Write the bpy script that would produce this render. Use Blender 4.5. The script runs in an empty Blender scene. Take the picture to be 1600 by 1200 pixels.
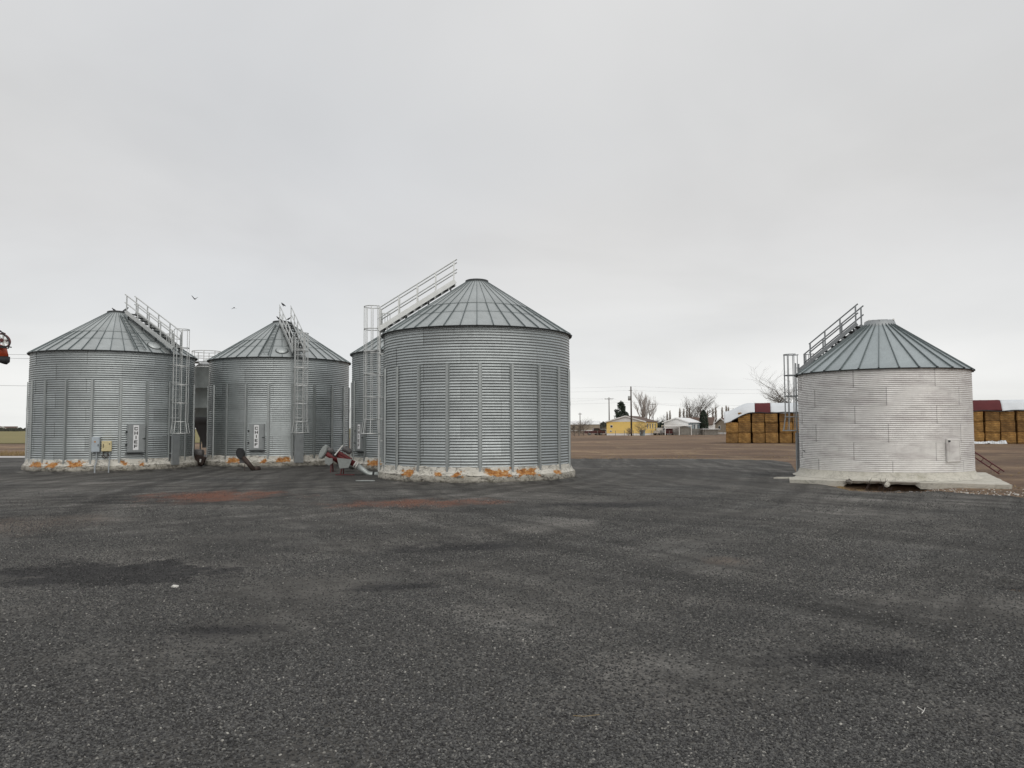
import bpy, math, random
import mathutils
from mathutils import Vector, Matrix, noise as mnoise

random.seed(7)
R = math.radians
sin, cos, pi = math.sin, math.cos, math.pi
scene = bpy.context.scene
col = scene.collection

# ------------------------------------------------------------------ camera
CAM_H = 1.97
cam_data = bpy.data.cameras.new('camera')
cam = bpy.data.objects.new('camera', cam_data)
col.objects.link(cam)
cam_data.sensor_width = 36.0
cam_data.lens = 27.0
cam_data.clip_start = 0.1
cam_data.clip_end = 9000
cam.matrix_world = (Matrix.Translation((0, 0, CAM_H)) @ Matrix.Rotation(R(90 + 3.24), 4, 'X')
                    @ Matrix.Rotation(R(-0.22), 4, 'Z'))
scene.camera = cam

# ------------------------------------------------------------------ sky, sun, exposure
SUN_EL, SUN_AZ = 42.0, 160.0           # azimuth measured from +Y towards +X
world = bpy.data.worlds.new('World')
scene.world = world
world.use_nodes = True
nt = world.node_tree
nt.nodes.clear()


def N(tree, kind, **kw):
    n = tree.nodes.new(kind)
    for k, v in kw.items():
        if k == 'inp':
            for a, b in v.items():
                n.inputs[a].default_value = b
        else:
            setattr(n, k, v)
    return n


def ramp(tree, src, stops, interp='LINEAR'):
    r = tree.nodes.new('ShaderNodeValToRGB')
    r.color_ramp.interpolation = interp
    e = r.color_ramp.elements
    while len(e) < len(stops):
        e.new(0.5)
    for i, (p, c) in enumerate(stops):
        e[i].position = p
        e[i].color = (c, c, c, 1) if isinstance(c, (int, float)) else (*c, 1)
    tree.links.new(src, r.inputs[0])
    return r.outputs[0]


def mixc(tree, fac, a, b, blend='MIX'):
    m = tree.nodes.new('ShaderNodeMix')
    m.data_type = 'RGBA'
    m.blend_type = blend
    for sock, v in ((m.inputs[0], fac), (m.inputs[6], a), (m.inputs[7], b)):
        if isinstance(v, bpy.types.NodeSocket):
            tree.links.new(v, sock)
        elif isinstance(v, (int, float)):
            sock.default_value = v if sock.type == 'VALUE' else (v, v, v, 1)
        else:
            sock.default_value = (*v, 1)
    return m.outputs[2]


def math_(tree, op, a, b=None, c=None, clamp=False):
    m = tree.nodes.new('ShaderNodeMath')
    m.operation = op
    m.use_clamp = clamp
    for i, v in enumerate((a, b, c)):
        if v is None:
            continue
        if isinstance(v, bpy.types.NodeSocket):
            tree.links.new(v, m.inputs[i])
        else:
            m.inputs[i].default_value = v
    return m.outputs[0]


sky = N(nt, 'ShaderNodeTexSky', sky_type='NISHITA', sun_disc=False)
sky.sun_elevation = R(SUN_EL)
sky.sun_rotation = R(SUN_AZ)
sky.air_density, sky.dust_density, sky.ozone_density = 1.0, 2.0, 1.0
tc = N(nt, 'ShaderNodeTexCoord')
sep = N(nt, 'ShaderNodeSeparateXYZ')
nt.links.new(tc.outputs['Generated'], sep.inputs[0])
up = math_(nt, 'MAXIMUM', sep.outputs[2], 0.0)
den = math_(nt, 'ADD', up, 0.22)
comb = N(nt, 'ShaderNodeCombineXYZ')
nt.links.new(math_(nt, 'DIVIDE', sep.outputs[0], den), comb.inputs[0])
nt.links.new(math_(nt, 'DIVIDE', sep.outputs[1], den), comb.inputs[1])
n1 = N(nt, 'ShaderNodeTexNoise', inp={'Scale': 1.05, 'Detail': 5.0, 'Roughness': 0.5, 'Distortion': 0.35})
n2 = N(nt, 'ShaderNodeTexNoise', inp={'Scale': 0.33, 'Detail': 2.0, 'Roughness': 0.45})
nt.links.new(comb.outputs[0], n1.inputs['Vector'])
nt.links.new(comb.outputs[0], n2.inputs['Vector'])
# a stratus sheet: grey overhead, thinner and brighter towards the horizon all round
base = ramp(nt, up, [(0.0, (9.2, 9.25, 9.0)), (0.05, (8.8, 8.85, 8.75)), (0.12, (7.75, 7.8, 7.8)),
                     (0.24, (7.2, 7.17, 7.15)), (0.36, (7.2, 7.17, 7.1)), (0.55, (7.65, 7.6, 7.5)), (1.0, (7.8, 7.75, 7.7))])
tex = ramp(nt, n1.outputs[0], [(0.25, 0.90), (0.5, 1.0), (0.75, 1.07)])
tex2 = ramp(nt, n2.outputs[0], [(0.30, (0.93, 0.945, 0.97)), (0.5, (1.0, 1.0, 1.0)), (0.70, (1.07, 1.06, 1.04))])
cloud = mixc(nt, 1.0, mixc(nt, 1.0, base, tex, 'MULTIPLY'), tex2, 'MULTIPLY')
# where the sheet is thin some of the clear sky above it shows through
thin = math_(nt, 'MULTIPLY', ramp(nt, n2.outputs[0], [(0.34, 0.10), (0.52, 0.02), (0.7, 0.0)]), 1.0)
skycol = mixc(nt, thin, cloud, sky.outputs[0])
bg = N(nt, 'ShaderNodeBackground', inp={'Strength': 0.1})
nt.links.new(skycol, bg.inputs[0])
wout = N(nt, 'ShaderNodeOutputWorld')
nt.links.new(bg.outputs[0], wout.inputs[0])

sun_data = bpy.data.lights.new('sun', 'SUN')
sun_data.energy = 1.1
sun_data.angle = R(80)
sun_data.color = (1.0, 0.96, 0.9)
sun = bpy.data.objects.new('sun', sun_data)
col.objects.link(sun)
sdir = Vector((sin(R(SUN_AZ)) * cos(R(SUN_EL)), cos(R(SUN_AZ)) * cos(R(SUN_EL)), sin(R(SUN_EL))))
sun.rotation_euler = sdir.to_track_quat('Z', 'Y').to_euler()
sun.location = (0, 0, 60)

vs = scene.view_settings
scene.display_settings.display_device = 'sRGB'
vs.view_transform = 'Standard'
vs.look = 'None'
vs.exposure = 0.0
vs.gamma = 1.0
vs.use_curve_mapping = False

# ------------------------------------------------------------------ materials
MATS = {}


def material(name):
    m = bpy.data.materials.new(name)
    m.use_nodes = True
    t = m.node_tree
    b = t.nodes['Principled BSDF']
    MATS[name] = m
    return m, t, b


def coords(t, scale=(1, 1, 1), kind='Object'):
    c = t.nodes.new('ShaderNodeTexCoord')
    mp = t.nodes.new('ShaderNodeMapping')
    mp.inputs['Scale'].default_value = scale
    t.links.new(c.outputs[kind], mp.inputs[0])
    return mp.outputs[0]


def noise(t, vec, scale, detail=4, rough=0.55, dist=0.0):
    n = N(t, 'ShaderNodeTexNoise', inp={'Scale': scale, 'Detail': detail, 'Roughness': rough, 'Distortion': dist})
    t.links.new(vec, n.inputs['Vector'])
    return n.outputs[0]


def voronoi(t, vec, scale, feature='F1'):
    n = N(t, 'ShaderNodeTexVoronoi', feature=feature, inp={'Scale': scale})
    t.links.new(vec, n.inputs['Vector'])
    return n


def bump(t, b, h, strength, dist):
    n = N(t, 'ShaderNodeBump', inp={'Strength': strength, 'Distance': dist})
    t.links.new(h, n.inputs['Height'])
    t.links.new(n.outputs[0], b.inputs['Normal'])


def simple(name, c, rough=0.6, metal=0.0, var=0.12, scale=6.0, kind='Object', bstr=0.0, objvar=0.0):
    m, t, b = material(name)
    v = coords(t, kind=kind)
    n = noise(t, v, scale, 5)
    f = ramp(t, n, [(0.3, 1 - var), (0.7, 1 + var)])
    out = mixc(t, 1.0, c, f, 'MULTIPLY')
    if objvar:
        oi = t.nodes.new('ShaderNodeObjectInfo')
        out = mixc(t, 1.0, out, ramp(t, oi.outputs['Random'], [(0, 1 - objvar), (1, 1 + objvar)]), 'MULTIPLY')
    t.links.new(out, b.inputs['Base Color'])
    b.inputs['Roughness'].default_value = rough
    b.inputs['Metallic'].default_value = metal
    if bstr:
        bump(t, b, n, bstr, 0.02)
    return m


def galvanised(name, c, rough, metal, objvar=0.06, dirt=0.25, dirtcol=(0.2, 0.2, 0.2), stain=None, spangle=0.05, seam=0.0):
    m, t, b = material(name)
    w = coords(t)
    sp = voronoi(t, w, 38)
    f = ramp(t, sp.outputs['Color'], [(0.0, 1 - spangle), (1.0, 1 + spangle)])
    out = mixc(t, 1.0, c, f, 'MULTIPLY')
    big = noise(t, w, 1.6, 5, 0.6)
    out = mixc(t, 1.0, out, ramp(t, big, [(0.3, 0.90), (0.7, 1.08)]), 'MULTIPLY')
    # weathering streaks run downwards
    st = noise(t, coords(t, (5.0, 5.0, 0.35)), 2.2, 5, 0.65)
    out = mixc(t, math_(t, 'MULTIPLY', ramp(t, st, [(0.52, 0.0), (0.75, 1.0)]), dirt), out, dirtcol)
    if stain is not None:
        sn = noise(t, coords(t, (0.55, 0.55, 2.0)), 1.8, 5, 0.6, 0.3)
        out = mixc(t, math_(t, 'MULTIPLY', ramp(t, sn, [(0.48, 0.0), (0.70, 1.0)]), 0.55), out, stain)
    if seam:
        # grime and the laps' shadow lines, both painted along the sheet edges
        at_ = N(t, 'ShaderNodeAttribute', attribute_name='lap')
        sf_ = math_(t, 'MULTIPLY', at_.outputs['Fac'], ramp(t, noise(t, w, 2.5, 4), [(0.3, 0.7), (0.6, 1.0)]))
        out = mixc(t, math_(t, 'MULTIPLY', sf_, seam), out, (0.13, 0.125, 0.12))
    oi = t.nodes.new('ShaderNodeObjectInfo')
    out = mixc(t, 1.0, out, ramp(t, oi.outputs['Random'], [(0, 1 - objvar), (1, 1 + objvar)]), 'MULTIPLY')
    t.links.new(out, b.inputs['Base Color'])
    b.inputs['Metallic'].default_value = metal
    rr = ramp(t, noise(t, w, 9, 4), [(0.3, rough - 0.06), (0.7, rough + 0.08)])
    t.links.new(rr, b.inputs['Roughness'])
    return m


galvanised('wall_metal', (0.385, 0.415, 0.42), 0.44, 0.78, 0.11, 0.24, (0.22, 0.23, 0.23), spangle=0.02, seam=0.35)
galvanised('roof_metal', (0.455, 0.485, 0.485), 0.46, 0.80, 0.05, 0.12, (0.22, 0.24, 0.24), spangle=0.09)
galvanised('roof_metal_blue', (0.40, 0.445, 0.455), 0.42, 0.78, 0.06, 0.10, (0.2, 0.22, 0.23), spangle=0.09)
galvanised('stiffener_metal', (0.38, 0.405, 0.405), 0.42, 0.75, 0.05, 0.2, (0.2, 0.21, 0.21))
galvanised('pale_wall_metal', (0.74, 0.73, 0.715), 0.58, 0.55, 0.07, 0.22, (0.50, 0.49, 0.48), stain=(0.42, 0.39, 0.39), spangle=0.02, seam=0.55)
simple('rail_metal', (0.56, 0.575, 0.57), 0.42, 0.7, 0.08, 5)
simple('dark_rail_metal', (0.30, 0.315, 0.325), 0.5, 0.6, 0.1, 5)
simple('panel_metal', (0.33, 0.35, 0.36), 0.5, 0.55, 0.1, 4)
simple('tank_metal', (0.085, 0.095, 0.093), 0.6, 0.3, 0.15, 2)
simple('dark_trim', (0.035, 0.04, 0.042), 0.6, 0.2, 0.15, 9)
simple('rib_metal', (0.15, 0.175, 0.18), 0.55, 0.6, 0.15, 6)
simple('door_metal', (0.30, 0.32, 0.325), 0.5, 0.5, 0.08, 5)
simple('sign_white', (0.78, 0.79, 0.80), 0.5, 0, 0.03, 8)
simple('sign_black', (0.015, 0.015, 0.018), 0.5, 0, 0.1, 8)
simple('box_grey', (0.40, 0.45, 0.49), 0.5, 0.1, 0.08, 9)
simple('box_cream', (0.60, 0.52, 0.30), 0.55, 0.0, 0.12, 12)
simple('conduit_grey', (0.36, 0.39, 0.41), 0.5, 0.4, 0.08, 9)
simple('red_paint', (0.15, 0.022, 0.024), 0.55, 0, 0.4, 9)
simple('dark_red_paint', (0.10, 0.018, 0.02), 0.55, 0, 0.25, 12)
simple('orange_paint', (0.40, 0.055, 0.015), 0.5, 0, 0.2, 12)
simple('black_rubber', (0.018, 0.019, 0.021), 0.6, 0, 0.2, 12)
simple('machine_grey', (0.29, 0.31, 0.30), 0.5, 0.2, 0.15, 10)
simple('tube_metal', (0.42, 0.45, 0.44), 0.42, 0.6, 0.12, 8)
simple('rusty_brown', (0.050, 0.034, 0.028), 0.75, 0.1, 0.35, 12)
simple('motor_grey', (0.14, 0.135, 0.135), 0.55, 0.2, 0.2, 14)
simple('bird_black', (0.022, 0.022, 0.026), 0.6, 0, 0.1, 20)
simple('white_plastic', (0.70, 0.70, 0.68), 0.5, 0, 0.05, 8)
simple('glass_dark', (0.03, 0.035, 0.04), 0.1, 0, 0.05, 4)
simple('pole_wood', (0.055, 0.036, 0.026), 0.85, 0, 0.2, 3)
simple('transformer_grey', (0.33, 0.34, 0.34), 0.5, 0.2, 0.05, 3)
simple('wire_black', (0.03, 0.03, 0.032), 0.6, 0, 0.05, 1)
simple('house_yellow', (0.86, 0.62, 0.20), 0.75, 0, 0.05, 1)
simple('house_white', (0.74, 0.74, 0.73), 0.7, 0, 0.05, 1)
simple('house_blue', (0.26, 0.32, 0.35), 0.7, 0, 0.06, 1)
simple('house_tan', (0.32, 0.27, 0.21), 0.75, 0, 0.06, 1)
simple('roof_brown', (0.11, 0.075, 0.06), 0.85, 0, 0.15, 2)
simple('roof_white', (0.78, 0.79, 0.80), 0.55, 0.0, 0.06, 1)
simple('fence_grey', (0.20, 0.19, 0.17), 0.85, 0, 0.2, 2)
simple('bark', (0.10, 0.085, 0.07), 0.9, 0, 0.2, 4)
simple('twig_tan', (0.21, 0.165, 0.12), 0.9, 0, 0.25, 1.5)
simple('twig_grey', (0.14, 0.125, 0.11), 0.9, 0, 0.2, 1.5)
simple('twig_light', (0.30, 0.26, 0.235), 0.9, 0, 0.2, 1.5)
simple('evergreen', (0.022, 0.036, 0.022), 0.8, 0, 0.4, 1.2)
simple('dry_grass', (0.30, 0.22, 0.11), 0.9, 0, 0.3, 0.7)
simple('tarp_white', (0.66, 0.70, 0.74), 0.5, 0, 0.06, 0.8, bstr=0.4)
simple('tarp_red', (0.095, 0.011, 0.014), 0.75, 0, 0.14, 0.8, bstr=0.4)
simple('road_pale', (0.50, 0.49, 0.48), 0.9, 0, 0.08, 0.5)
simple('car_dark_red', (0.07, 0.015, 0.017), 0.35, 0.2, 0.05, 2)
simple('car_white', (0.62, 0.62, 0.62), 0.35, 0.0, 0.05, 2)
simple('far_green', (0.055, 0.058, 0.045), 0.95, 0, 0.3, 0.05)
simple('stone_white', (0.62, 0.61, 0.58), 0.85, 0, 0.1, 12)


def make_concrete(name, c1, c2, dark=0.55, moss=0.3, crack=0.8, grime=False):
    m, t, b = material(name)
    w = coords(t)
    n = noise(t, w, 3.0, 8, 0.65)
    out = mixc(t, ramp(t, n, [(0.35, 0.0), (0.65, 1.0)]), c1, c2)
    d = noise(t, coords(t, (1, 1, 1.8)), 4.5, 7, 0.7, 0.6)
    out = mixc(t, math_(t, 'MULTIPLY', ramp(t, d, [(0.53, 0.0), (0.62, 1.0)]), dark), out, (0.075, 0.065, 0.055))
    g = noise(t, w, 1.9, 6, 0.7)
    out = mixc(t, math_(t, 'MULTIPLY', ramp(t, g, [(0.55, 0.0), (0.72, 1.0)]), moss), out, (0.16, 0.145, 0.07))
    cn = noise(t, coords(t, (1, 1, 2.2)), 1.6, 6, 0.6, 0.8)
    crk = ramp(t, math_(t, 'ABSOLUTE', math_(t, 'SUBTRACT', cn, 0.5)), [(0.0, 1.0), (0.016, 0.0)])
    out = mixc(t, math_(t, 'MULTIPLY', crk, crack), out, (0.05, 0.045, 0.04))
    ra_ = N(t, 'ShaderNodeAttribute', attribute_name='rust')
    rn = noise(t, coords(t, (1, 1, 2.0)), 4.5, 7, 0.7, 0.3)
    rm = math_(t, 'SUBTRACT', math_(t, 'ADD', ra_.outputs['Fac'], math_(t, 'MULTIPLY', math_(t, 'SUBTRACT', rn, 0.5), 2.6)), 0.55)
    rc_ = ramp(t, noise(t, w, 9.0, 6, 0.7), [(0.3, (0.09, 0.045, 0.028)), (0.42, (0.27, 0.105, 0.03)), (0.55, (0.43, 0.205, 0.055)), (0.68, (0.50, 0.42, 0.30))])
    out = mixc(t, math_(t, 'MULTIPLY', ramp(t, rm, [(0.0, 0.0), (0.14, 1.0)]), math_(t, 'GREATER_THAN', ra_.outputs['Fac'], 0.01)), out, rc_)
    if grime:
        sz = N(t, 'ShaderNodeSeparateXYZ')
        t.links.new(w, sz.inputs[0])
        gz = math_(t, 'ADD', sz.outputs[2], math_(t, 'MULTIPLY', math_(t, 'SUBTRACT', noise(t, w, 3.5, 7, 0.75), 0.5), 0.5))
        out = mixc(t, ramp(t, gz, [(0.04, 0.9), (0.17, 0.0)]), out, (0.06, 0.055, 0.045))
    t.links.new(out, b.inputs['Base Color'])
    b.inputs['Roughness'].default_value = 0.92
    bump(t, b, noise(t, w, 12, 8, 0.7), 0.6, 0.03)
    return m


make_concrete('concrete_old', (0.30, 0.285, 0.245), (0.45, 0.43, 0.38), 0.85, 0.55, 1.0, True)
make_concrete('sealant', (0.50, 0.485, 0.43), (0.62, 0.60, 0.55), 0.6, 0.5, 0.9)
make_concrete('pad_concrete', (0.50, 0.485, 0.43), (0.58, 0.56, 0.50), 0.22, 0.4, 0.35)
make_concrete('broken_concrete', (0.09, 0.08, 0.07), (0.2, 0.185, 0.165), 0.5, 0.2)

m, t, b = material('rust_orange')
w = coords(t)
n = noise(t, w, 4.0, 7, 0.65)
out = ramp(t, n, [(0.28, (0.12, 0.045, 0.022)), (0.42, (0.38, 0.12, 0.02)), (0.56, (0.58, 0.24, 0.04)), (0.75, (0.5, 0.36, 0.16))])
t.links.new(out, b.inputs['Base Color'])
b.inputs['Roughness'].default_value = 0.95
bump(t, b, noise(t, w, 10, 8, 0.7), 0.9, 0.05)

# hay: horizontal stems, tinted bale by bale
m, t, b = material('hay')
w = coords(t, (1.6, 1.6, 11.0))
n = noise(t, w, 1.6, 8, 0.75)
out = ramp(t, n, [(0.3, (0.10, 0.048, 0.015)), (0.5, (0.33, 0.185, 0.060)), (0.7, (0.50, 0.34, 0.14))])
n2_ = noise(t, coords(t, (1, 1, 1), 'Object'), 1.1, 4)
out = mixc(t, 1.0, out, ramp(t, n2_, [(0.3, 0.6), (0.7, 1.3)]), 'MULTIPLY')
oi = t.nodes.new('ShaderNodeObjectInfo')
out = mixc(t, 1.0, out, ramp(t, oi.outputs['Random'], [(0, (0.62, 0.58, 0.55)), (0.5, (0.95, 0.93, 0.9)), (1, (1.2, 1.15, 1.0))]), 'MULTIPLY')
t.links.new(out, b.inputs['Base Color'])
b.inputs['Roughness'].default_value = 0.95
bump(t, b, n, 1.0, 0.08)


def ellipse_mask(t, vec, cx, cy, rx, ry, rot, wob, edge=0.5):
    mp = t.nodes.new('ShaderNodeMapping')
    mp.vector_type = 'TEXTURE'
    mp.inputs['Location'].default_value = (cx, cy, 0)
    mp.inputs['Rotation'].default_value = (0, 0, R(rot))
    mp.inputs['Scale'].default_value = (rx, ry, 1)
    t.links.new(vec, mp.inputs[0])
    l = N(t, 'ShaderNodeVectorMath', operation='LENGTH')
    t.links.new(mp.outputs[0], l.inputs[0])
    d = math_(t, 'ADD', l.outputs['Value'], wob)
    return ramp(t, d, [(edge, 1.0), (1.0, 0.0)])


# gravel of the yard
m, t, b = material('gravel')
w = coords(t)
big = noise(t, w, 0.22, 4, 0.55)
mid = noise(t, coords(t, (0.55, 1.6, 1)), 0.8, 5, 0.6, 0.6)
fine = noise(t, w, 26, 4, 0.7)
v1 = voronoi(t, w, 42)
v2 = voronoi(t, w, 95)
sepc = N(t, 'ShaderNodeSeparateColor')
t.links.new(v1.outputs['Color'], sepc.inputs[0])
stone = ramp(t, sepc.outputs[0], [(0.0, (0.028, 0.028, 0.028)), (0.5, (0.060, 0.060, 0.060)), (0.86, (0.088, 0.088, 0.086)),
                                  (0.96, (0.14, 0.14, 0.135)), (1.0, (0.24, 0.235, 0.22))])
sep2 = N(t, 'ShaderNodeSeparateColor')
t.links.new(v2.outputs['Color'], sep2.inputs[0])
stone2 = ramp(t, sep2.outputs[0], [(0.0, (0.032, 0.032, 0.031)), (0.6, (0.066, 0.066, 0.065)), (0.95, (0.11, 0.11, 0.105)), (1.0, (0.22, 0.215, 0.2))])
out = mixc(t, 0.45, stone, stone2)
gap = ramp(t, v1.outputs['Distance'], [(0.30, 1.1), (0.75, 0.35)])
out = mixc(t, 1.0, out, gap, 'MULTIPLY')
# fines pressed flat by traffic lie between the loose stone
cmp_ = noise(t, coords(t, (0.5, 0.5, 1)), 0.62, 7, 0.68, 0.7)
fines = mixc(t, ramp(t, fine, [(0.3, 0.0), (0.7, 1.0)]), (0.066, 0.063, 0.059), (0.100, 0.096, 0.090))
out = mixc(t, ramp(t, cmp_, [(0.36, 0.10), (0.58, 0.85)]), out, fines)
out = mixc(t, 1.0, out, ramp(t, big, [(0.32, 0.82), (0.68, 1.22)]), 'MULTIPLY')
out = mixc(t, 1.0, out, ramp(t, mid, [(0.3, 0.90), (0.7, 1.08)]), 'MULTIPLY')
out = mixc(t, 1.0, out, ramp(t, noise(t, w, 3.2, 8, 0.85), [(0.3, 0.62), (0.7, 1.42)]), 'MULTIPLY')
# wheel tracks sweep from the gap between the bins towards the camera, in two families of arcs
trk = 1.0
for (cx, cy, sd_) in ((-35.0, 45.0, 1.3), (50.0, 40.0, 2.2), (-14.0, -12.0, 3.1)):
    off_ = N(t, 'ShaderNodeVectorMath', operation='DISTANCE')
    t.links.new(w, off_.inputs[0])
    off_.inputs[1].default_value = (cx, cy, 0)
    cb_ = N(t, 'ShaderNodeCombineXYZ')
    t.links.new(math_(t, 'ADD', off_.outputs['Value'], math_(t, 'MULTIPLY', noise(t, w, 0.25, 2), 1.2)), cb_.inputs[0])
    cb_.inputs[1].default_value = sd_ * 10
    sx_ = N(t, 'ShaderNodeSeparateXYZ')
    t.links.new(w, sx_.inputs[0])
    t.links.new(math_(t, 'MULTIPLY', sx_.outputs[1], 0.014), cb_.inputs[2])
    tr_ = noise(t, cb_.outputs[0], 1.7, 3, 0.6)
    where = ramp(t, noise(t, w, 0.11, 2), [(0.35, 0.35), (0.6, 1.0)])
    out = mixc(t, where, out, mixc(t, 1.0, out, ramp(t, tr_, [(0.34, 0.58), (0.5, 1.0), (0.66, 1.36)]), 'MULTIPLY'))
wv = math_(t, 'MULTIPLY', math_(t, 'SUBTRACT', noise(t, coords(t, (1, 0.6, 1)), 0.8, 8, 0.75), 0.5), 3.0)
wv2 = math_(t, 'MULTIPLY', math_(t, 'SUBTRACT', noise(t, w, 1.5, 8, 0.8), 0.5), 3.4)
out = mixc(t, 1.0, out, (1.17, 1.165, 1.15), 'MULTIPLY')
# the reddish brick spill
red = math_(t, 'MAXIMUM', ellipse_mask(t, w, -8.8, 22.6, 2.9, 2.6, 20, wv, 0.05),
            ellipse_mask(t, w, -2.3, 20.4, 3.0, 1.5, 8, wv, 0.05))
red = ramp(t, math_(t, 'ADD', math_(t, 'MULTIPLY', red, 0.75), math_(t, 'MULTIPLY', noise(t, w, 5, 8, 0.85), 0.9)), [(0.60, 0.0), (1.1, 1.0)])
out = mixc(t, math_(t, 'MULTIPLY', red, 0.62), out, (0.20, 0.075, 0.042))
# patches of loose darker stone
DARK_PATCHES = ((-2.95, 7.7, 0.85, 0.34, 0), (-1.0, 12.9, 1.3, 0.7, 10), (6.4, 9.5, 0.6, 0.2, 0), (2.9, 6.6, 0.9, 0.5, 0), (-13.5, 17.0, 3.0, 1.2, 0), (2.6, 19.6, 2.4, 1.0, 0), (-1.4, 9.6, 0.7, 0.25, 12))
dk = ellipse_mask(t, w, -5.6, 10.75, 1.75, 1.0, -5, wv2, 0.72)
for args in DARK_PATCHES:
    dk = math_(t, 'MAXIMUM', dk, ellipse_mask(t, w, *args, wv2, 0.3))
out = mixc(t, math_(t, 'MULTIPLY', dk, 0.85), out, (0.020, 0.020, 0.022))
br = math_(t, 'MAXIMUM', ellipse_mask(t, w, -10.2, 16.0, 2.4, 2.0, 0, wv, 0.1), ellipse_mask(t, w, 3.1, 11.4, 0.5, 0.5, 0, wv, 0.1))
out = mixc(t, math_(t, 'MULTIPLY', br, 0.35), out, (0.16, 0.11, 0.08))
t.links.new(out, b.inputs['Base Color'])
b.inputs['Roughness'].default_value = 0.9
b.inputs['Specular IOR Level'].default_value = 0.3
hgt = math_(t, 'SUBTRACT', 1.0, v1.outputs['Distance'])
hgt = math_(t, 'ADD', hgt, math_(t, 'MULTIPLY', math_(t, 'SUBTRACT', 1.0, v2.outputs['Distance']), 0.5))
bump(t, b, hgt, 0.7, 0.012)

m, t, b = material('gravel_stone')
a = N(t, 'ShaderNodeAttribute', attribute_type='INSTANCER', attribute_name='tint')
out = ramp(t, a.outputs['Fac'], [(0.0, (0.018, 0.018, 0.019)), (0.45, (0.054, 0.054, 0.054)), (0.80, (0.100, 0.100, 0.097)),
                                 (0.95, (0.125, 0.124, 0.118)), (0.99, (0.21, 0.205, 0.19)), (1.0, (0.40, 0.39, 0.36))])
w = coords(t)
out = mixc(t, 1.0, out, ramp(t, noise(t, w, 3.0, 4), [(0.3, 0.8), (0.7, 1.2)]), 'MULTIPLY')
gp = t.nodes.new('ShaderNodeNewGeometry').outputs['Position']
wv2 = math_(t, 'MULTIPLY', math_(t, 'SUBTRACT', noise(t, gp, 1.5, 8, 0.8), 0.5), 3.4)
dk = ellipse_mask(t, gp, -5.6, 10.75, 1.75, 1.0, -5, wv2, 0.72)
for args in DARK_PATCHES:
    dk = math_(t, 'MAXIMUM', dk, ellipse_mask(t, gp, *args, wv2, 0.3))
out = mixc(t, 1.0, out, mixc(t, math_(t, 'MULTIPLY', dk, 0.9), (1, 1, 1), (0.42, 0.42, 0.44)), 'MULTIPLY')
t.links.new(out, b.inputs['Base Color'])
b.inputs['Roughness'].default_value = 0.8

# bare soil and stubble of the field
m, t, b = material('soil')
w = coords(t)
n = noise(t, coords(t, (0.22, 0.7, 1)), 0.35, 7, 0.7, 0.5)
out = ramp(t, n, [(0.30, (0.075, 0.045, 0.028)), (0.46, (0.130, 0.080, 0.050)), (0.58, (0.19, 0.125, 0.075)), (0.70, (0.32, 0.235, 0.14))])
gr = noise(t, coords(t, (0.5, 0.16, 1)), 0.5, 6, 0.7, 1.0)
out = mixc(t, math_(t, 'MULTIPLY', ramp(t, gr, [(0.54, 0.0), (0.66, 1.0)]), 0.6), out, (0.30, 0.22, 0.125))
lg_ = noise(t, coords(t, (0.35, 1.0, 1)), 0.045, 6, 0.7, 0.6)
out = mixc(t, 1.0, out, ramp(t, lg_, [(0.33, 0.62), (0.5, 1.0), (0.66, 1.45)]), 'MULTIPLY')
f2 = noise(t, w, 5.0, 8, 0.75)
out = mixc(t, 1.0, out, ramp(t, f2, [(0.3, 0.6), (0.7, 1.4)]), 'MULTIPLY')
st = noise(t, w, 14, 4, 0.8)
out = mixc(t, ramp(t, st, [(0.66, 0.0), (0.74, 0.7)]), out, (0.30, 0.23, 0.13))
t.links.new(out, b.inputs['Base Color'])
b.inputs['Roughness'].default_value = 0.95
bump(t, b, f2, 0.8, 0.08)

m, t, b = material('green_crop')
w = coords(t)
n = noise(t, coords(t, (0.02, 0.3, 1)), 1.0, 5)
out = ramp(t, n, [(0.3, (0.15, 0.135, 0.045)), (0.7, (0.24, 0.20, 0.075))])
t.links.new(out, b.inputs['Base Color'])
b.inputs['Roughness'].default_value = 0.95

# ------------------------------------------------------------------ mesh helpers


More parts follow.
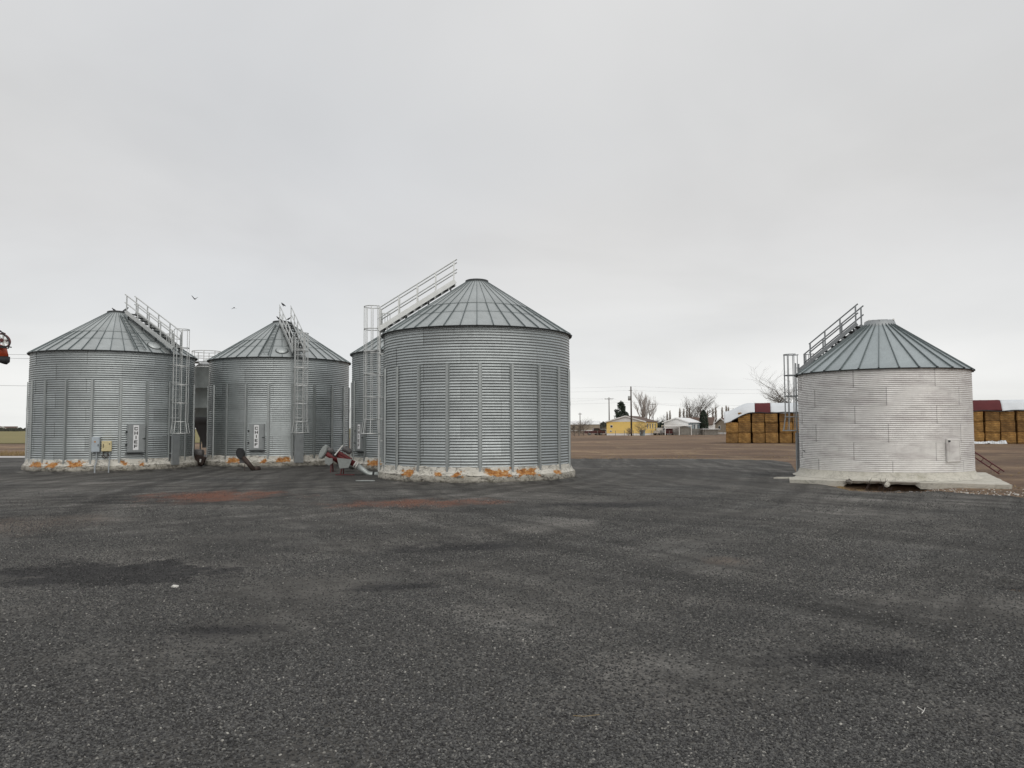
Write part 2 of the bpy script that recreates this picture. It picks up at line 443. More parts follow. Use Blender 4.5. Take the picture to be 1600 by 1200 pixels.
class MB:
    def __init__(self):
        self.v, self.f = [], []

    def add(self, verts, faces):
        o = len(self.v)
        self.v += [tuple(p) for p in verts]
        self.f += [tuple(i + o for i in f) for f in faces]
        return self

    def box(self, c, s, rot=None, taper=1.0):
        hx, hy, hz = s[0] / 2, s[1] / 2, s[2] / 2
        vs_ = [Vector((x * hx * (taper if z > 0 else 1), y * hy * (taper if z > 0 else 1), z * hz))
               for z in (-1, 1) for y in (-1, 1) for x in (-1, 1)]
        if rot is not None:
            vs_ = [rot @ p for p in vs_]
        c = Vector(c)
        return self.add([p + c for p in vs_], [(0, 2, 3, 1), (4, 5, 7, 6), (0, 1, 5, 4), (2, 6, 7, 3), (0, 4, 6, 2), (1, 3, 7, 5)])

    def bar(self, p, q, wdt, hgt, up_=(0, 0, 1)):
        p, q = Vector(p), Vector(q)
        d = q - p
        L = d.length
        d.normalize()
        upv = Vector(up_)
        s = d.cross(upv)
        if s.length < 1e-5:
            s = d.cross(Vector((0, 1, 0)))
        s.normalize()
        u = s.cross(d).normalized()
        vs_ = []
        for e in (p, q):
            for a_, b_ in ((-1, -1), (1, -1), (1, 1), (-1, 1)):
                vs_.append(e + s * (a_ * wdt / 2) + u * (b_ * hgt / 2))
        return self.add(vs_, [(3, 2, 1, 0), (4, 5, 6, 7), (0, 1, 5, 4), (1, 2, 6, 5), (2, 3, 7, 6), (3, 0, 4, 7)])

    def tube(self, pts, r, n=8, cap=True):
        pts = [Vector(p) for p in pts]
        rs = r if isinstance(r, (list, tuple)) else [r] * len(pts)
        rings = []
        prev = None
        for i, p in enumerate(pts):
            if i == 0:
                d = pts[1] - p
            elif i == len(pts) - 1:
                d = p - pts[i - 1]
            else:
                d = (pts[i + 1] - p).normalized() + (p - pts[i - 1]).normalized()
            d.normalize()
            if prev is None:
                a_ = Vector((0, 0, 1)) if abs(d.z) < 0.9 else Vector((1, 0, 0))
                s = d.cross(a_).normalized()
            else:
                s = (prev - d * prev.dot(d))
                s = s.normalized() if s.length > 1e-6 else d.orthogonal().normalized()
            prev = s
            u = d.cross(s)
            rings.append([p + (s * cos(2 * pi * k / n) + u * sin(2 * pi * k / n)) * rs[i] for k in range(n)])
        vs_ = [p for rg in rings for p in rg]
        fs = []
        for i in range(len(pts) - 1):
            for k in range(n):
                k2 = (k + 1) % n
                fs.append((i * n + k, i * n + k2, (i + 1) * n + k2, (i + 1) * n + k))
        if cap:
            fs.append(tuple(range(n - 1, -1, -1)))
            fs.append(tuple((len(pts) - 1) * n + k for k in range(n)))
        return self.add(vs_, fs)

    def lathe(self, prof, n=48, a0=0.0, a1=360.0, jitter=None, close=True):
        """prof: list of (r, z); revolved about z from a0 to a1 degrees (0 = towards -Y, growing to +X)"""
        full = abs(a1 - a0 - 360) < 1e-6
        cnt = n if full else n + 1
        vs_ = []
        for k in range(cnt):
            a_ = R(a0 + (a1 - a0) * k / n)
            for j, (r_, z_) in enumerate(prof):
                if jitter:
                    dr, dz = jitter(a_, j)
                    vs_.append(((r_ + dr) * sin(a_), -(r_ + dr) * cos(a_), z_ + dz))
                else:
                    vs_.append((r_ * sin(a_), -r_ * cos(a_), z_))
        m_ = len(prof)
        fs = []
        for k in range(n):
            k2 = (k + 1) % cnt
            for j in range(m_ - 1):
                fs.append((k * m_ + j, k2 * m_ + j, k2 * m_ + j + 1, k * m_ + j + 1))
        return self.add(vs_, fs)

    def prism(self, poly, axis_vec, origin=(0, 0, 0), ux=(1, 0, 0), uz=(0, 0, 1)):
        o, ux, uz, av = Vector(origin), Vector(ux), Vector(uz), Vector(axis_vec)
        a_ = [o + ux * p[0] + uz * p[1] for p in poly]
        b_ = [p + av for p in a_]
        n = len(poly)
        fs = [tuple(range(n)), tuple(range(2 * n - 1, n - 1, -1))]
        fs += [(i, i + n, (i + 1) % n + n, (i + 1) % n) for i in range(n)]
        return self.add(a_ + b_, fs)

    def mesh(self, name, mat, smooth=False):
        me = bpy.data.meshes.new(name)
        me.from_pydata(self.v, [], self.f)
        if mat:
            me.materials.append(MATS[mat])
        if smooth:
            me.polygons.foreach_set('use_smooth', [True] * len(me.polygons))
        me.update()
        return me

    def build(self, name, mat, parent=None, smooth=False, **kw):
        return put(name, self.mesh(name, mat, smooth), parent, **kw)


def put(name, me, parent=None, loc=(0, 0, 0), rz=0.0, rot=None):
    o = bpy.data.objects.new(name, me)
    col.objects.link(o)
    o.location = loc
    if rot is not None:
        o.rotation_euler = rot
    else:
        o.rotation_euler = (0, 0, rz)
    if parent is not None:
        o.parent = parent
    return o


def tag(o, label=None, cat=None, group=None, kind=None):
    if label:
        o['label'] = label
    if cat:
        o['category'] = cat
    if group:
        o['group'] = group
    if kind:
        o['kind'] = kind
    return o


def thing(name, label, cat, loc=(0, 0, 0), rz=0.0, group=None):
    o = put(name, None, None, loc, rz)
    o.empty_display_size = 0.3
    return tag(o, label, cat, group)


def fbm(x, y, s, oct_=3, seed=0.0):
    v_, a_, tot = 0.0, 1.0, 0.0
    for i in range(oct_):
        v_ += a_ * mnoise.noise(Vector((x * s, y * s, seed + i * 7.3)))
        tot += a_
        a_ *= 0.5
        s *= 2.1
    return v_ / tot


def smooth01(x):
    x = max(0.0, min(1.0, x))
    return x * x * (3 - 2 * x)


# pixel of the 1600 x 1200 picture and a distance -> ground position
def at(px, depth, py=None):
    x = (px - 800) / 1200 * depth
    if py is None:
        return Vector((x, depth, 0))
    hor = 668 + 0.00384 * (800 - px)
    return Vector((x, depth, CAM_H + (hor - py) / 1200 * depth))


# ------------------------------------------------------------------ ground
BIN4 = Vector((13.96, 29.01, 0))
PIT = Vector((12.25, 25.45, 0))


def height(x, y):
    h = 0.025 * fbm(x, y, 0.16, 3) + 0.010 * fbm(x, y, 0.9, 2, 5.0)
    if y > 58 or y < -5:
        h += 0.0
    # shallow wheel-worn hollows in the yard
    for cx, cy, rx, ry, d in ((-5.5, 10.75, 1.9, 0.9, 0.035), (-2.95, 7.7, 0.9, 0.4, 0.025), (6.4, 9.5, 0.8, 0.3, 0.03), (-1.0, 12.9, 1.4, 0.8, 0.03)):
        q = ((x - cx) / rx) ** 2 + ((y - cy) / ry) ** 2
        if q < 4:
            h -= d * math.exp(-q)
    dx, dy = x - PIT.x, y - PIT.y
    u_ = dx * 0.93 - dy * 0.37
    w_ = dx * 0.37 + dy * 0.93
    h -= 0.22 * math.exp(-((u_ / 1.5) ** 2 + (w_ / 1.3) ** 2))
    q = math.sqrt((u_ / 1.1) ** 2 + (w_ / 1.1) ** 2) + 0.2 * fbm(x, y, 1.6, 3, 9.0)
    if q < 1.3:
        h -= 0.45 * smooth01((1.12 - q) / 0.3)
    return h


def axis(segs):
    out_ = []
    for a_, b_, st_ in segs:
        n_ = max(1, int(round((b_ - a_) / st_)))
        out_ += [a_ + (b_ - a_) * i / n_ for i in range(n_)]
    out_.append(segs[-1][1])
    return out_


gx = axis([(-4000, -800, 400), (-800, -200, 60), (-200, -60, 10), (-60, -30, 2.0), (-30, 9, 0.6), (9, 19, 0.16), (19, 60, 1.0), (60, 200, 10), (200, 800, 60), (800, 4000, 400)])
gy = axis([(-800, -100, 100), (-100, -10, 10), (-10, 20, 0.8), (20, 31, 0.16), (31, 70, 0.7), (70, 200, 4), (200, 800, 40), (800, 6000, 400)])
gv = [(x, y, height(x, y) - 0.015) for y in gy for x in gx]
nx = len(gx)
gf = [(j * nx + i, j * nx + i + 1, (j + 1) * nx + i + 1, (j + 1) * nx + i) for j in range(len(gy) - 1) for i in range(nx - 1)]
tag(MB().add(gv, gf).build('ground', 'soil', smooth=True), kind='structure')

# gravel yard: a fan-shaped sheet with a ragged far edge
EDGE = [(-2600, 52), (-300, 52), (40, 53), (320, 58), (880, 48.5), (1000, 48.0), (1120, 47.2), (1200, 45), (1232, 42), (1246, 28), (1300, 26.2), (1322, 25.2),
        (1345, 24.5), (1390, 24.25), (1445, 24.0), (1520, 22.4), (1600, 21.2), (1750, 20), (2100, 18.5), (4200, 17)]


def edge_y(px):
    for (a_, ya), (b_, yb) in zip(EDGE, EDGE[1:]):
        if a_ <= px <= b_:
            y = ya + (yb - ya) * (px - a_) / (b_ - a_)
            return y * (1 + 0.030 * fbm(px * 0.01, 0, 1.7, 4, 3.0) + 0.02 * fbm(px * 0.05, 0, 1.7, 3, 4.0))
    return EDGE[0][1] if px < EDGE[0][0] else EDGE[-1][1]


NR = 330
pxs = axis([(-2600, -200, 60), (-200, 1800, 3.5), (1800, 4200, 60)])
yv, yf = [], []
for px in pxs:
    ye = edge_y(px)
    tt = (px - 800) / 1200
    for j in range(NR + 1):
        s_ = j / NR
        y = 1.0 / ((1 - s_) / 1.2 + s_ / ye)
        x = tt * y
        yv.append((x, y, height(x, y)))
for i in range(len(pxs) - 1):
    for j in range(NR):
        a_ = i * (NR + 1) + j
        yf.append((a_, a_ + NR + 1, a_ + NR + 2, a_ + 1))
# close the sheet behind the camera
o_ = len(yv)
yv += [(-3.6, 1.2, height(-3.6, 1.2)), (3.6, 1.2, height(3.6, 1.2)), (-60, -60, 0), (60, -60, 0)]
yf += [(o_ + 2, o_ + 3, o_ + 1, o_)]
tag(MB().add(yv, yf).build('gravel_yard', 'gravel', smooth=True), kind='structure')

# loose stones lying on the yard near the camera (a mass nobody could count)
sv, sf = [], []
rows = [3.3 + 0.22 * i for i in range(105)]
for y in rows:
    for k in range(41):
        x = (-0.72 + 1.44 * k / 40) * y
        sv.append((x, y, height(x, y) + 0.001))
for j in range(len(rows) - 1):
    for k in range(40):
        a_ = j * 41 + k
        sf.append((a_, a_ + 1, a_ + 42, a_ + 41))
stones = MB().add(sv, sf).build('gravel_stones', 'gravel_stone')
tag(stones, 'small loose grey and black gravel stones scattered over the yard in the foreground', 'gravel', kind='stuff')
da = stones.data.attributes.new('dens', 'FLOAT', 'POINT')
da.data.foreach_set('value', [6400.0 * min(1.0, (4.8 / p[1]) ** 1.6) * max(0.0, min(1.0, (26 - p[1]) / 12)) * (0.12 + 1.0 * max(0.0, min(1.0, 0.5 + 1.9 * fbm(p[0], p[1], 0.55, 4, 2.0) + 0.5 * max(0.0, (6.5 - p[1]) / 3)))) for p in sv])
gt = bpy.data.node_groups.new('scatter_stones', 'GeometryNodeTree')
gt.interface.new_socket('Geometry', in_out='INPUT', socket_type='NodeSocketGeometry')
gt.interface.new_socket('Geometry', in_out='OUTPUT', socket_type='NodeSocketGeometry')
gin = gt.nodes.new('NodeGroupInput')
gout = gt.nodes.new('NodeGroupOutput')
dist = gt.nodes.new('GeometryNodeDistributePointsOnFaces')
dist.distribute_method = 'RANDOM'
dist.inputs['Seed'].default_value = 3
na = gt.nodes.new('GeometryNodeInputNamedAttribute')
na.data_type = 'FLOAT'
na.inputs['Name'].default_value = 'dens'
gt.links.new(gin.outputs[0], dist.inputs['Mesh'])
gt.links.new(na.outputs[0], dist.inputs['Density'])
ico = gt.nodes.new('GeometryNodeMeshIcoSphere')
ico.inputs['Radius'].default_value = 1.0
ico.inputs['Subdivisions'].default_value = 1
setm = gt.nodes.new('GeometryNodeSetMaterial')
setm.inputs['Material'].default_value = MATS['gravel_stone']
gt.links.new(ico.outputs['Mesh'], setm.inputs['Geometry'])
ssm = gt.nodes.new('GeometryNodeSetShadeSmooth')
ssm.inputs['Shade Smooth'].default_value = False
gt.links.new(setm.outputs[0], ssm.inputs[0])
inst = gt.nodes.new('GeometryNodeInstanceOnPoints')
gt.links.new(dist.outputs['Points'], inst.inputs['Points'])
gt.links.new(ssm.outputs[0], inst.inputs['Instance'])
rrot = gt.nodes.new('FunctionNodeRandomValue')
rrot.data_type = 'FLOAT_VECTOR'
rrot.inputs[0].default_value = (-0.5, -0.5, 0)
rrot.inputs[1].default_value = (0.5, 0.5, 6.28)
gt.links.new(rrot.outputs[0], inst.inputs['Rotation'])
rsc = gt.nodes.new('FunctionNodeRandomValue')
rsc.data_type = 'FLOAT_VECTOR'
rsc.inputs[0].default_value = (0.0045, 0.004, 0.003)
rsc.inputs[1].default_value = (0.0165, 0.0135, 0.0115)
rsc.inputs['Seed'].default_value = 5
gt.links.new(rsc.outputs[0], inst.inputs['Scale'])
rt = gt.nodes.new('FunctionNodeRandomValue')
rt.data_type = 'FLOAT'
rt.inputs['Seed'].default_value = 11
sna = gt.nodes.new('GeometryNodeStoreNamedAttribute')
sna.data_type = 'FLOAT'
sna.domain = 'INSTANCE'
sna.inputs['Name'].default_value = 'tint'
gt.links.new(inst.outputs[0], sna.inputs['Geometry'])
gt.links.new(rt.outputs[1], sna.inputs['Value'])
gt.links.new(sna.outputs[0], gout.inputs[0])
md = stones.modifiers.new('scatter', 'NODES')
md.node_group = gt

# pale farm road and crop field past the left bins
tag(MB().add([(-400, 53.5, 0.02), (-27, 53.2, 0.02), (-27, 56.3, 0.02), (-400, 57.5, 0.02)], [(0, 1, 2, 3)]).build('farm_road', 'road_pale'), kind='structure')
tag(MB().add([(-2500, 112, 0.05), (-30, 106, 0.05), (-30, 2400, 0.05), (-2500, 2400, 0.05)], [(0, 1, 2, 3)]).build('crop_field', 'green_crop'), kind='structure')

# ------------------------------------------------------------------ grain bins


def sheet_mesh(name, Rw, ringh, pitch, amp, arc, flip, mat, nseg=26, per=8, lap=0.7):
    """one curved corrugated wall sheet, centred on -Y, z from 0 to ringh"""
    nz = int(round(ringh / pitch * per))
    verts, faces = [], []
    for k in range(nseg + 1):
        s_ = 0.988 * k / (nseg - 2) if k <= nseg - 2 else (0.994 if k == nseg - 1 else 1.0)
        a_ = R(-arc / 2 + (arc + lap) * s_)
        for j in range(nz + 1):
            z = ringh * j / nz
            ph = 2 * pi * z / pitch + (pi if flip else 0)
            r_ = Rw + amp * cos(ph) + 0.009 * s_ - (0.004 if flip else 0)
            verts.append((r_ * sin(a_), -r_ * cos(a_), z))
    for k in range(nseg):
        for j in range(nz):
            a_ = k * (nz + 1) + j
            faces.append((a_, a_ + nz + 1, a_ + nz + 2, a_ + 1))
    me = MB().add(verts, faces).mesh(name, mat, True)
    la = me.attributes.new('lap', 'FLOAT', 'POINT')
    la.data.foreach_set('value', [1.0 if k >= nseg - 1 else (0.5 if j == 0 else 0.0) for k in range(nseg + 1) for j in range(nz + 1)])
    return me


def panel_mesh(name, Re, ze, rc, zc, half, laps, mat):
    """one roof sector with its standing seam on the right-hand edge and lapped joints"""
    mb = MB()
    slope = (zc - ze) / (Re - rc)

    def zr(r_):
        return ze + (Re - r_) * slope
    cuts = [Re] + laps + [rc]
    for i in range(len(cuts) - 1):
        r0, r1 = cuts[i], cuts[i + 1]
        dz = 0.012 * (i % 2 == 0) + 0.002 * i
        r0 = r0 + (0.05 if i else 0)
        vs_ = []
        for r_ in (r0, r1):
            for q in (-1, -0.5, 0, 0.5, 1):
                a_ = R(half * q)
                vs_.append((r_ * sin(a_), -r_ * cos(a_), zr(r_) + dz + 0.012 * i))
        fs = [(k, k + 1, k + 6, k + 5) for k in range(4)]
        # the lower edge turns down so the lap has a thickness
        o2 = len(vs_)
        for q in (-1, -0.5, 0, 0.5, 1):
            a_ = R(half * q)
            vs_.append((r0 * sin(a_), -r0 * cos(a_), zr(r0) + dz + 0.012 * i - 0.03))
        fs += [(o2 + k, o2 + k + 1, k + 1, k) for k in range(4)]
        mb.add(vs_, fs)
    return mb.mesh(name, mat)


def rib_mesh(name, Re, ze, rc, zc, mat, wdt=0.034, hgt=0.05):
    mb = MB()
    slope = (zc - ze) / (Re - rc)
    n = Vector((0, -slope, 1)).normalized()
    p = Vector((0, -(Re + 0.02), ze - 0.02 * slope))
    q = Vector((0, -rc, zc))
    vs_ = []
    for e, k in ((p, 1.0), (q, 0.55)):
        for sx, up_ in ((-1, -0.01), (1, -0.01), (0.7, hgt), (-0.7, hgt)):
            vs_.append(e + Vector((sx * wdt / 2 * k, 0, 0)) + n * up_)
    mb.add(vs_, [(3, 2, 1, 0), (4, 5, 6, 7), (0, 1, 5, 4), (1, 2, 6, 5), (2, 3, 7, 6), (3, 0, 4, 7)])
    return mb.mesh(name, mat)


LETTERS = {
    'C': [(0, 0, 0.24, 1), (0.24, 0.78, 0.9, 1), (0.24, 0, 0.9, 0.22), (0.7, 0.65, 0.95, 0.9), (0.7, 0.1, 0.95, 0.35)],
    'H': [(0, 0, 0.26, 1), (0.74, 0, 1, 1), (0.26, 0.39, 0.74, 0.61)],
    'I': [(0.36, 0, 0.64, 1)],
    'E': [(0, 0, 0.26, 1), (0.26, 0.79, 0.95, 1), (0.26, 0.4, 0.85, 0.6), (0.26, 0, 0.95, 0.21)],
    'F': [(0, 0, 0.26, 1), (0.26, 0.79, 0.95, 1), (0.26, 0.4, 0.85, 0.6)],
}


def add_door(bin_, Rw, t, z0, w_=0.74, h_=1.30):
    """flat access door with a CHIEF name strip, in the t = 0 frame and turned to t"""
    rr = Rw + 0.035
    d = MB()
    d.box((0, -rr - 0.02, z0 + h_ / 2), (w_, 0.05, h_))
    d.box((0, -rr - 0.052, z0 + h_ / 2), (w_ - 0.09, 0.012, h_ - 0.09))
    for s in (-1, 1):
        d.box((s * w_ * 0.44, -rr + 0.02, z0 + h_ / 2), (0.03, 0.09, h_))
    door = d.build('door', 'door_metal', bin_, rz=R(t))
    MB().box((0, -rr - 0.064, z0 + h_ / 2 + 0.02), (0.235, 0.008, h_ - 0.16)).build('name_plate', 'sign_white', door)
    lt = MB()
    lw, lh = 0.150, 0.145
    for i, ch in enumerate('CHIEF'):
        zb = z0 + h_ - 0.29 - i * 0.203
        for (x0, y0, x1, y1) in LETTERS[ch]:
            lt.box((-lw / 2 + (x0 + x1) / 2 * lw, -rr - 0.0705, zb + (y0 + y1) / 2 * lh), ((x1 - x0) * lw, 0.005, (y1 - y0) * lh))
    lt.build('lettering', 'sign_black', door)
    hd = MB()
    for s in (0.28, 0.72):
        hd.box((-w_ / 2 - 0.03, -rr - 0.04, z0 + h_ * s), (0.07, 0.05, 0.09))
    hd.build('hinge', 'dark_trim', door)
    MB().box((w_ / 2 - 0.02, -rr - 0.075, z0 + h_ * 0.48), (0.13, 0.035, 0.035)).build('latch', 'dark_trim', door)
    MB().box((0, -Rw - 0.09, z0 - 0.03), (w_ + 0.1, 0.14, 0.03)).build('door_sill', 'dark_trim', door)
    return door


def add_ladder(bin_, Rw, t, z0, z1, zc0, zc1, mat, guard=None, cr=0.34, off=0.17):
    rl = Rw + off
    lad = MB()
    for s in (-1, 1):
        lad.bar((s * 0.21, -rl, z0), (s * 0.21, -rl, z1), 0.035, 0.05, (0, 1, 0))
    ladder = lad.build('ladder', mat, bin_, rz=R(t))
    rung = MB().tube([(-0.2, 0, 0), (0.2, 0, 0)], 0.013, 6).mesh('rung', mat)
    z = z0 + 0.2
    while z < z1 - 0.02:
        put('rung', rung, ladder, (0, -rl, z))
        z += 0.305
    # stand-off brackets to the wall
    br = MB()
    for s in (-1, 1):
        br.bar((s * 0.21, 0.03, 0), (s * 0.21, off, 0), 0.05, 0.03)
    br.bar((-0.26, 0.0, 0), (0.26, 0.0, 0), 0.03, 0.05)
    brm = br.mesh('bracket', mat)
    z = z0 + 0.5
    while z < min(z1, Z_EAVE_MAX):
        put('bracket', brm, ladder, (0, -rl, z))
        z += 0.85
    # safety cage
    cy = -(rl + cr * 0.8)
    cg = MB()
    angs = [R(a_) for a_ in (-128, -85, -43, 0, 43, 85, 128)]

    def ring_pts(rad, z_, n=20):
        return [(rad * sin(R(-142 + 284 * k / n)), cy - rad * cos(R(-142 + 284 * k / n)), z_) for k in range(n + 1)]
    cg.tube(ring_pts(cr, zc1), 0.02, 5)
    cage = cg.build('safety_cage', mat, bin_, rz=R(t))
    hoopm = MB().tube(ring_pts(cr, 0.0), 0.02, 5).mesh('hoop', mat)
    nh = max(3, int(round((zc1 - zc0) / 1.0)))
    for k in range(nh):
        put('hoop', hoopm, cage, (0, 0, zc0 + 0.55 + (zc1 - zc0 - 0.55) * k / nh))
    MB().tube(ring_pts(cr + 0.09, zc0), 0.022, 5).build('bottom_hoop', mat, cage)
    for a_ in angs:
        x0, y0 = cr * sin(a_), cy - cr * cos(a_)
        x1, y1 = (cr + 0.09) * sin(a_), cy - (cr + 0.09) * cos(a_)
        MB().tube([(x0, y0, zc1), (x0, y0, zc0 + 0.55), (x1, y1, zc0)], 0.016, 5).build('cage_bar', mat, cage)
    if guard:
        g = MB()
        g.box((0, -rl - 0.05, (guard[0] + guard[1]) / 2), (0.42, 0.03, guard[1] - guard[0]))
        for s in (-1, 1):
            g.box((s * 0.215, -rl - 0.02, (guard[0] + guard[1]) / 2), (0.025, 0.10, guard[1] - guard[0]))
        g.build('ladder_guard', 'panel_metal', bin_, rz=R(t))
    return ladder


def add_stair(bin_, t, r0, z0, r1, z1, mat, tread_mat, w_=0.60, rail_h=0.92, posts=5, gate=True, ntread=11, near=0.0, deep=0.18):
    """roof stair from (r0, z0) at the eave up to (r1, z1) near the cap"""
    st = MB()
    up2 = (0, 0, 1)
    for s in (-1, 1):
        st.bar((s * w_ / 2, -r0, z0), (s * w_ / 2, -r1, z1), 0.035, deep, up2)
    stair = st.build('roof_stair', mat, bin_, rz=R(t))
    trm = MB().box((0, 0, 0), (w_ - 0.05, 0.24, 0.035)).mesh('tread', tread_mat)
    for k in range(ntread):
        s_ = (k + 0.5) / ntread
        put('tread', trm, stair, (0, -(r0 + (r1 - r0) * s_), z0 + (z1 - z0) * s_ - 0.02))
    ext = 0.02
    for s in (-1, 1):
        for frac, nm in ((1.0, 'handrail'), (0.52, 'mid_rail')):
            f0 = near if s > 0 else 0.0
            a_ = Vector((s * w_ / 2, -(r0 + (r1 - r0) * f0), z0 + (z1 - z0) * f0 + rail_h * frac))
            b_ = Vector((s * w_ / 2, -(r0 + (r1 - r0) * (1 + ext)), z0 + (z1 - z0) * (1 + ext) + rail_h * frac))
            MB().tube([a_, b_], 0.027, 6).build(nm, mat, stair)
    pm = MB().bar((0, 0, 0.0), (0, 0, rail_h), 0.04, 0.05, (0, 1, 0)).mesh('post', mat)
    for s in (-1, 1):
        for k in range(posts):
            s_ = 0.02 + 0.96 * k / (posts - 1)
            if s > 0:
                s_ = near + 0.02 + (0.96 - near) * k / (posts - 1)
            put('post', pm, stair, (s * w_ / 2, -(r0 + (r1 - r0) * s_), z0 + (z1 - z0) * s_))
    # feet that hold the stair above the roof
    fm = MB().box((0, 0, -0.12), (w_ + 0.06, 0.05, 0.30)).mesh('support', 'dark_trim')
    fo = MB()
    for s in (-1, 1):
        fo.box((s * w_ / 2 * 0.97, 0, -0.17), (0.05, 0.05, 0.22))
    fom = fo.mesh('support', 'dark_trim')
    for k in range(4):
        s_ = 0.06 + 0.88 * k / 3
        put('support', fom, stair, (0, -(r0 + (r1 - r0) * s_), z0 + (z1 - z0) * s_))
    if gate:
        gm = MB()
        for k in range(5):
            y = -(r0 - 0.10 * k)
            gm.tube([(-w_ / 2, y, z0 + 0.05), (-w_ / 2, y, z0 + 0.72)], 0.012, 5)
        gm.bar((-w_ / 2, -r0, z0 + 0.72), (-w_ / 2, -(r0 - 0.42), z0 + 0.72), 0.02, 0.03)
        gm.build('stair_gate', mat, stair)
    return stair


Z_EAVE_MAX = 5.55
CH = dict(R=3.66, Re=3.75, ze=5.55, rc=0.42, zc=7.74, rings=8, ringh=0.656, pitch=0.656 / 6.5, z0=0.30)
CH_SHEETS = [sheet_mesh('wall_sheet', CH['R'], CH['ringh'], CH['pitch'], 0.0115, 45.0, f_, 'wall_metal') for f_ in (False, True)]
CH_PANEL = panel_mesh('roof_panel', CH['Re'], CH['ze'], CH['rc'], CH['zc'], 4.5, [2.75, 2.13, 0.8], 'roof_metal')
CH_RIB = rib_mesh('roof_rib', CH['Re'], CH['ze'], CH['rc'], CH['zc'], 'rib_metal')


def stiff_mesh(Rw, z0, z1):
    mb = MB()
    prof = [(-0.075, 0.0), (-0.05, 0.0), (-0.036, 0.055), (0.036, 0.055), (0.05, 0.0), (0.075, 0.0)]
    zs = [z0]
    z = z1
    vs_ = []
    for z in (z0, z1):
        for x, d in prof:
            vs_.append((x, -(Rw + 0.012 + d), z))
    mb.add(vs_, [(k, k + 1, k + 7, k + 6) for k in range(5)] + [(10, 9, 8, 7)])
    # bolt-plate splices where two lengths meet
    for z in [z0 + (z1 - z0) * q for q in (0.33, 0.66)]:
        mb.box((0, -(Rw + 0.068), z), (0.085, 0.012, 0.16))
    return mb.mesh('stiffener', 'stiffener_metal')


CH_STIFF = stiff_mesh(CH['R'], 0.40, CH['z0'] + 6 * CH['ringh'] - 0.03)


def densify(prof, k):
    out_ = []
    for (r0, z0), (r1, z1) in zip(prof, prof[1:]):
        out_ += [(r0 + (r1 - r0) * i / k, z0 + (z1 - z0) * i / k) for i in range(k)]
    return out_ + [prof[-1]]


def rough_ring(name, mat, prof, parent, seed, amp=0.03, n=150, rust=(), k=1):
    prof = densify(prof, k)

    def jit(a_, j):
        x, y, q = sin(a_) * 5, cos(a_) * 5, j / k
        m_ = 0.35 if j == 0 else 1.0
        return (amp * m_ * (fbm(x, y, 0.9, 4, seed + q * 0.7) + 1.0 * fbm(x, y, 3.5, 4, seed + q)), amp * 0.6 * fbm(x, y, 1.3, 4, seed + 3 + q * 0.3))
    mb = MB().lathe(prof, n, jitter=jit)
    me = mb.mesh(name, mat, True)
    if rust:
        vals = []
        for (x, y, z) in mb.v:
            a_ = math.degrees(math.atan2(x, -y))
            v_ = 0.0
            for (x0, x1, z0, z1) in rust:
                da = min(a_ - x0 + 0.6, x1 + 0.6 - a_) / 3.0
                dz = min(z - z0 + 0.05, z1 + 0.04 - z) / 0.10
                v_ = max(v_, min(1.0, max(0.0, 0.5 + min(da, dz) * 0.5)))
            vals.append(v_)
        at_ = me.attributes.new('rust', 'FLOAT', 'POINT')
        at_.data.foreach_set('value', vals)
    return put(name, me, parent)


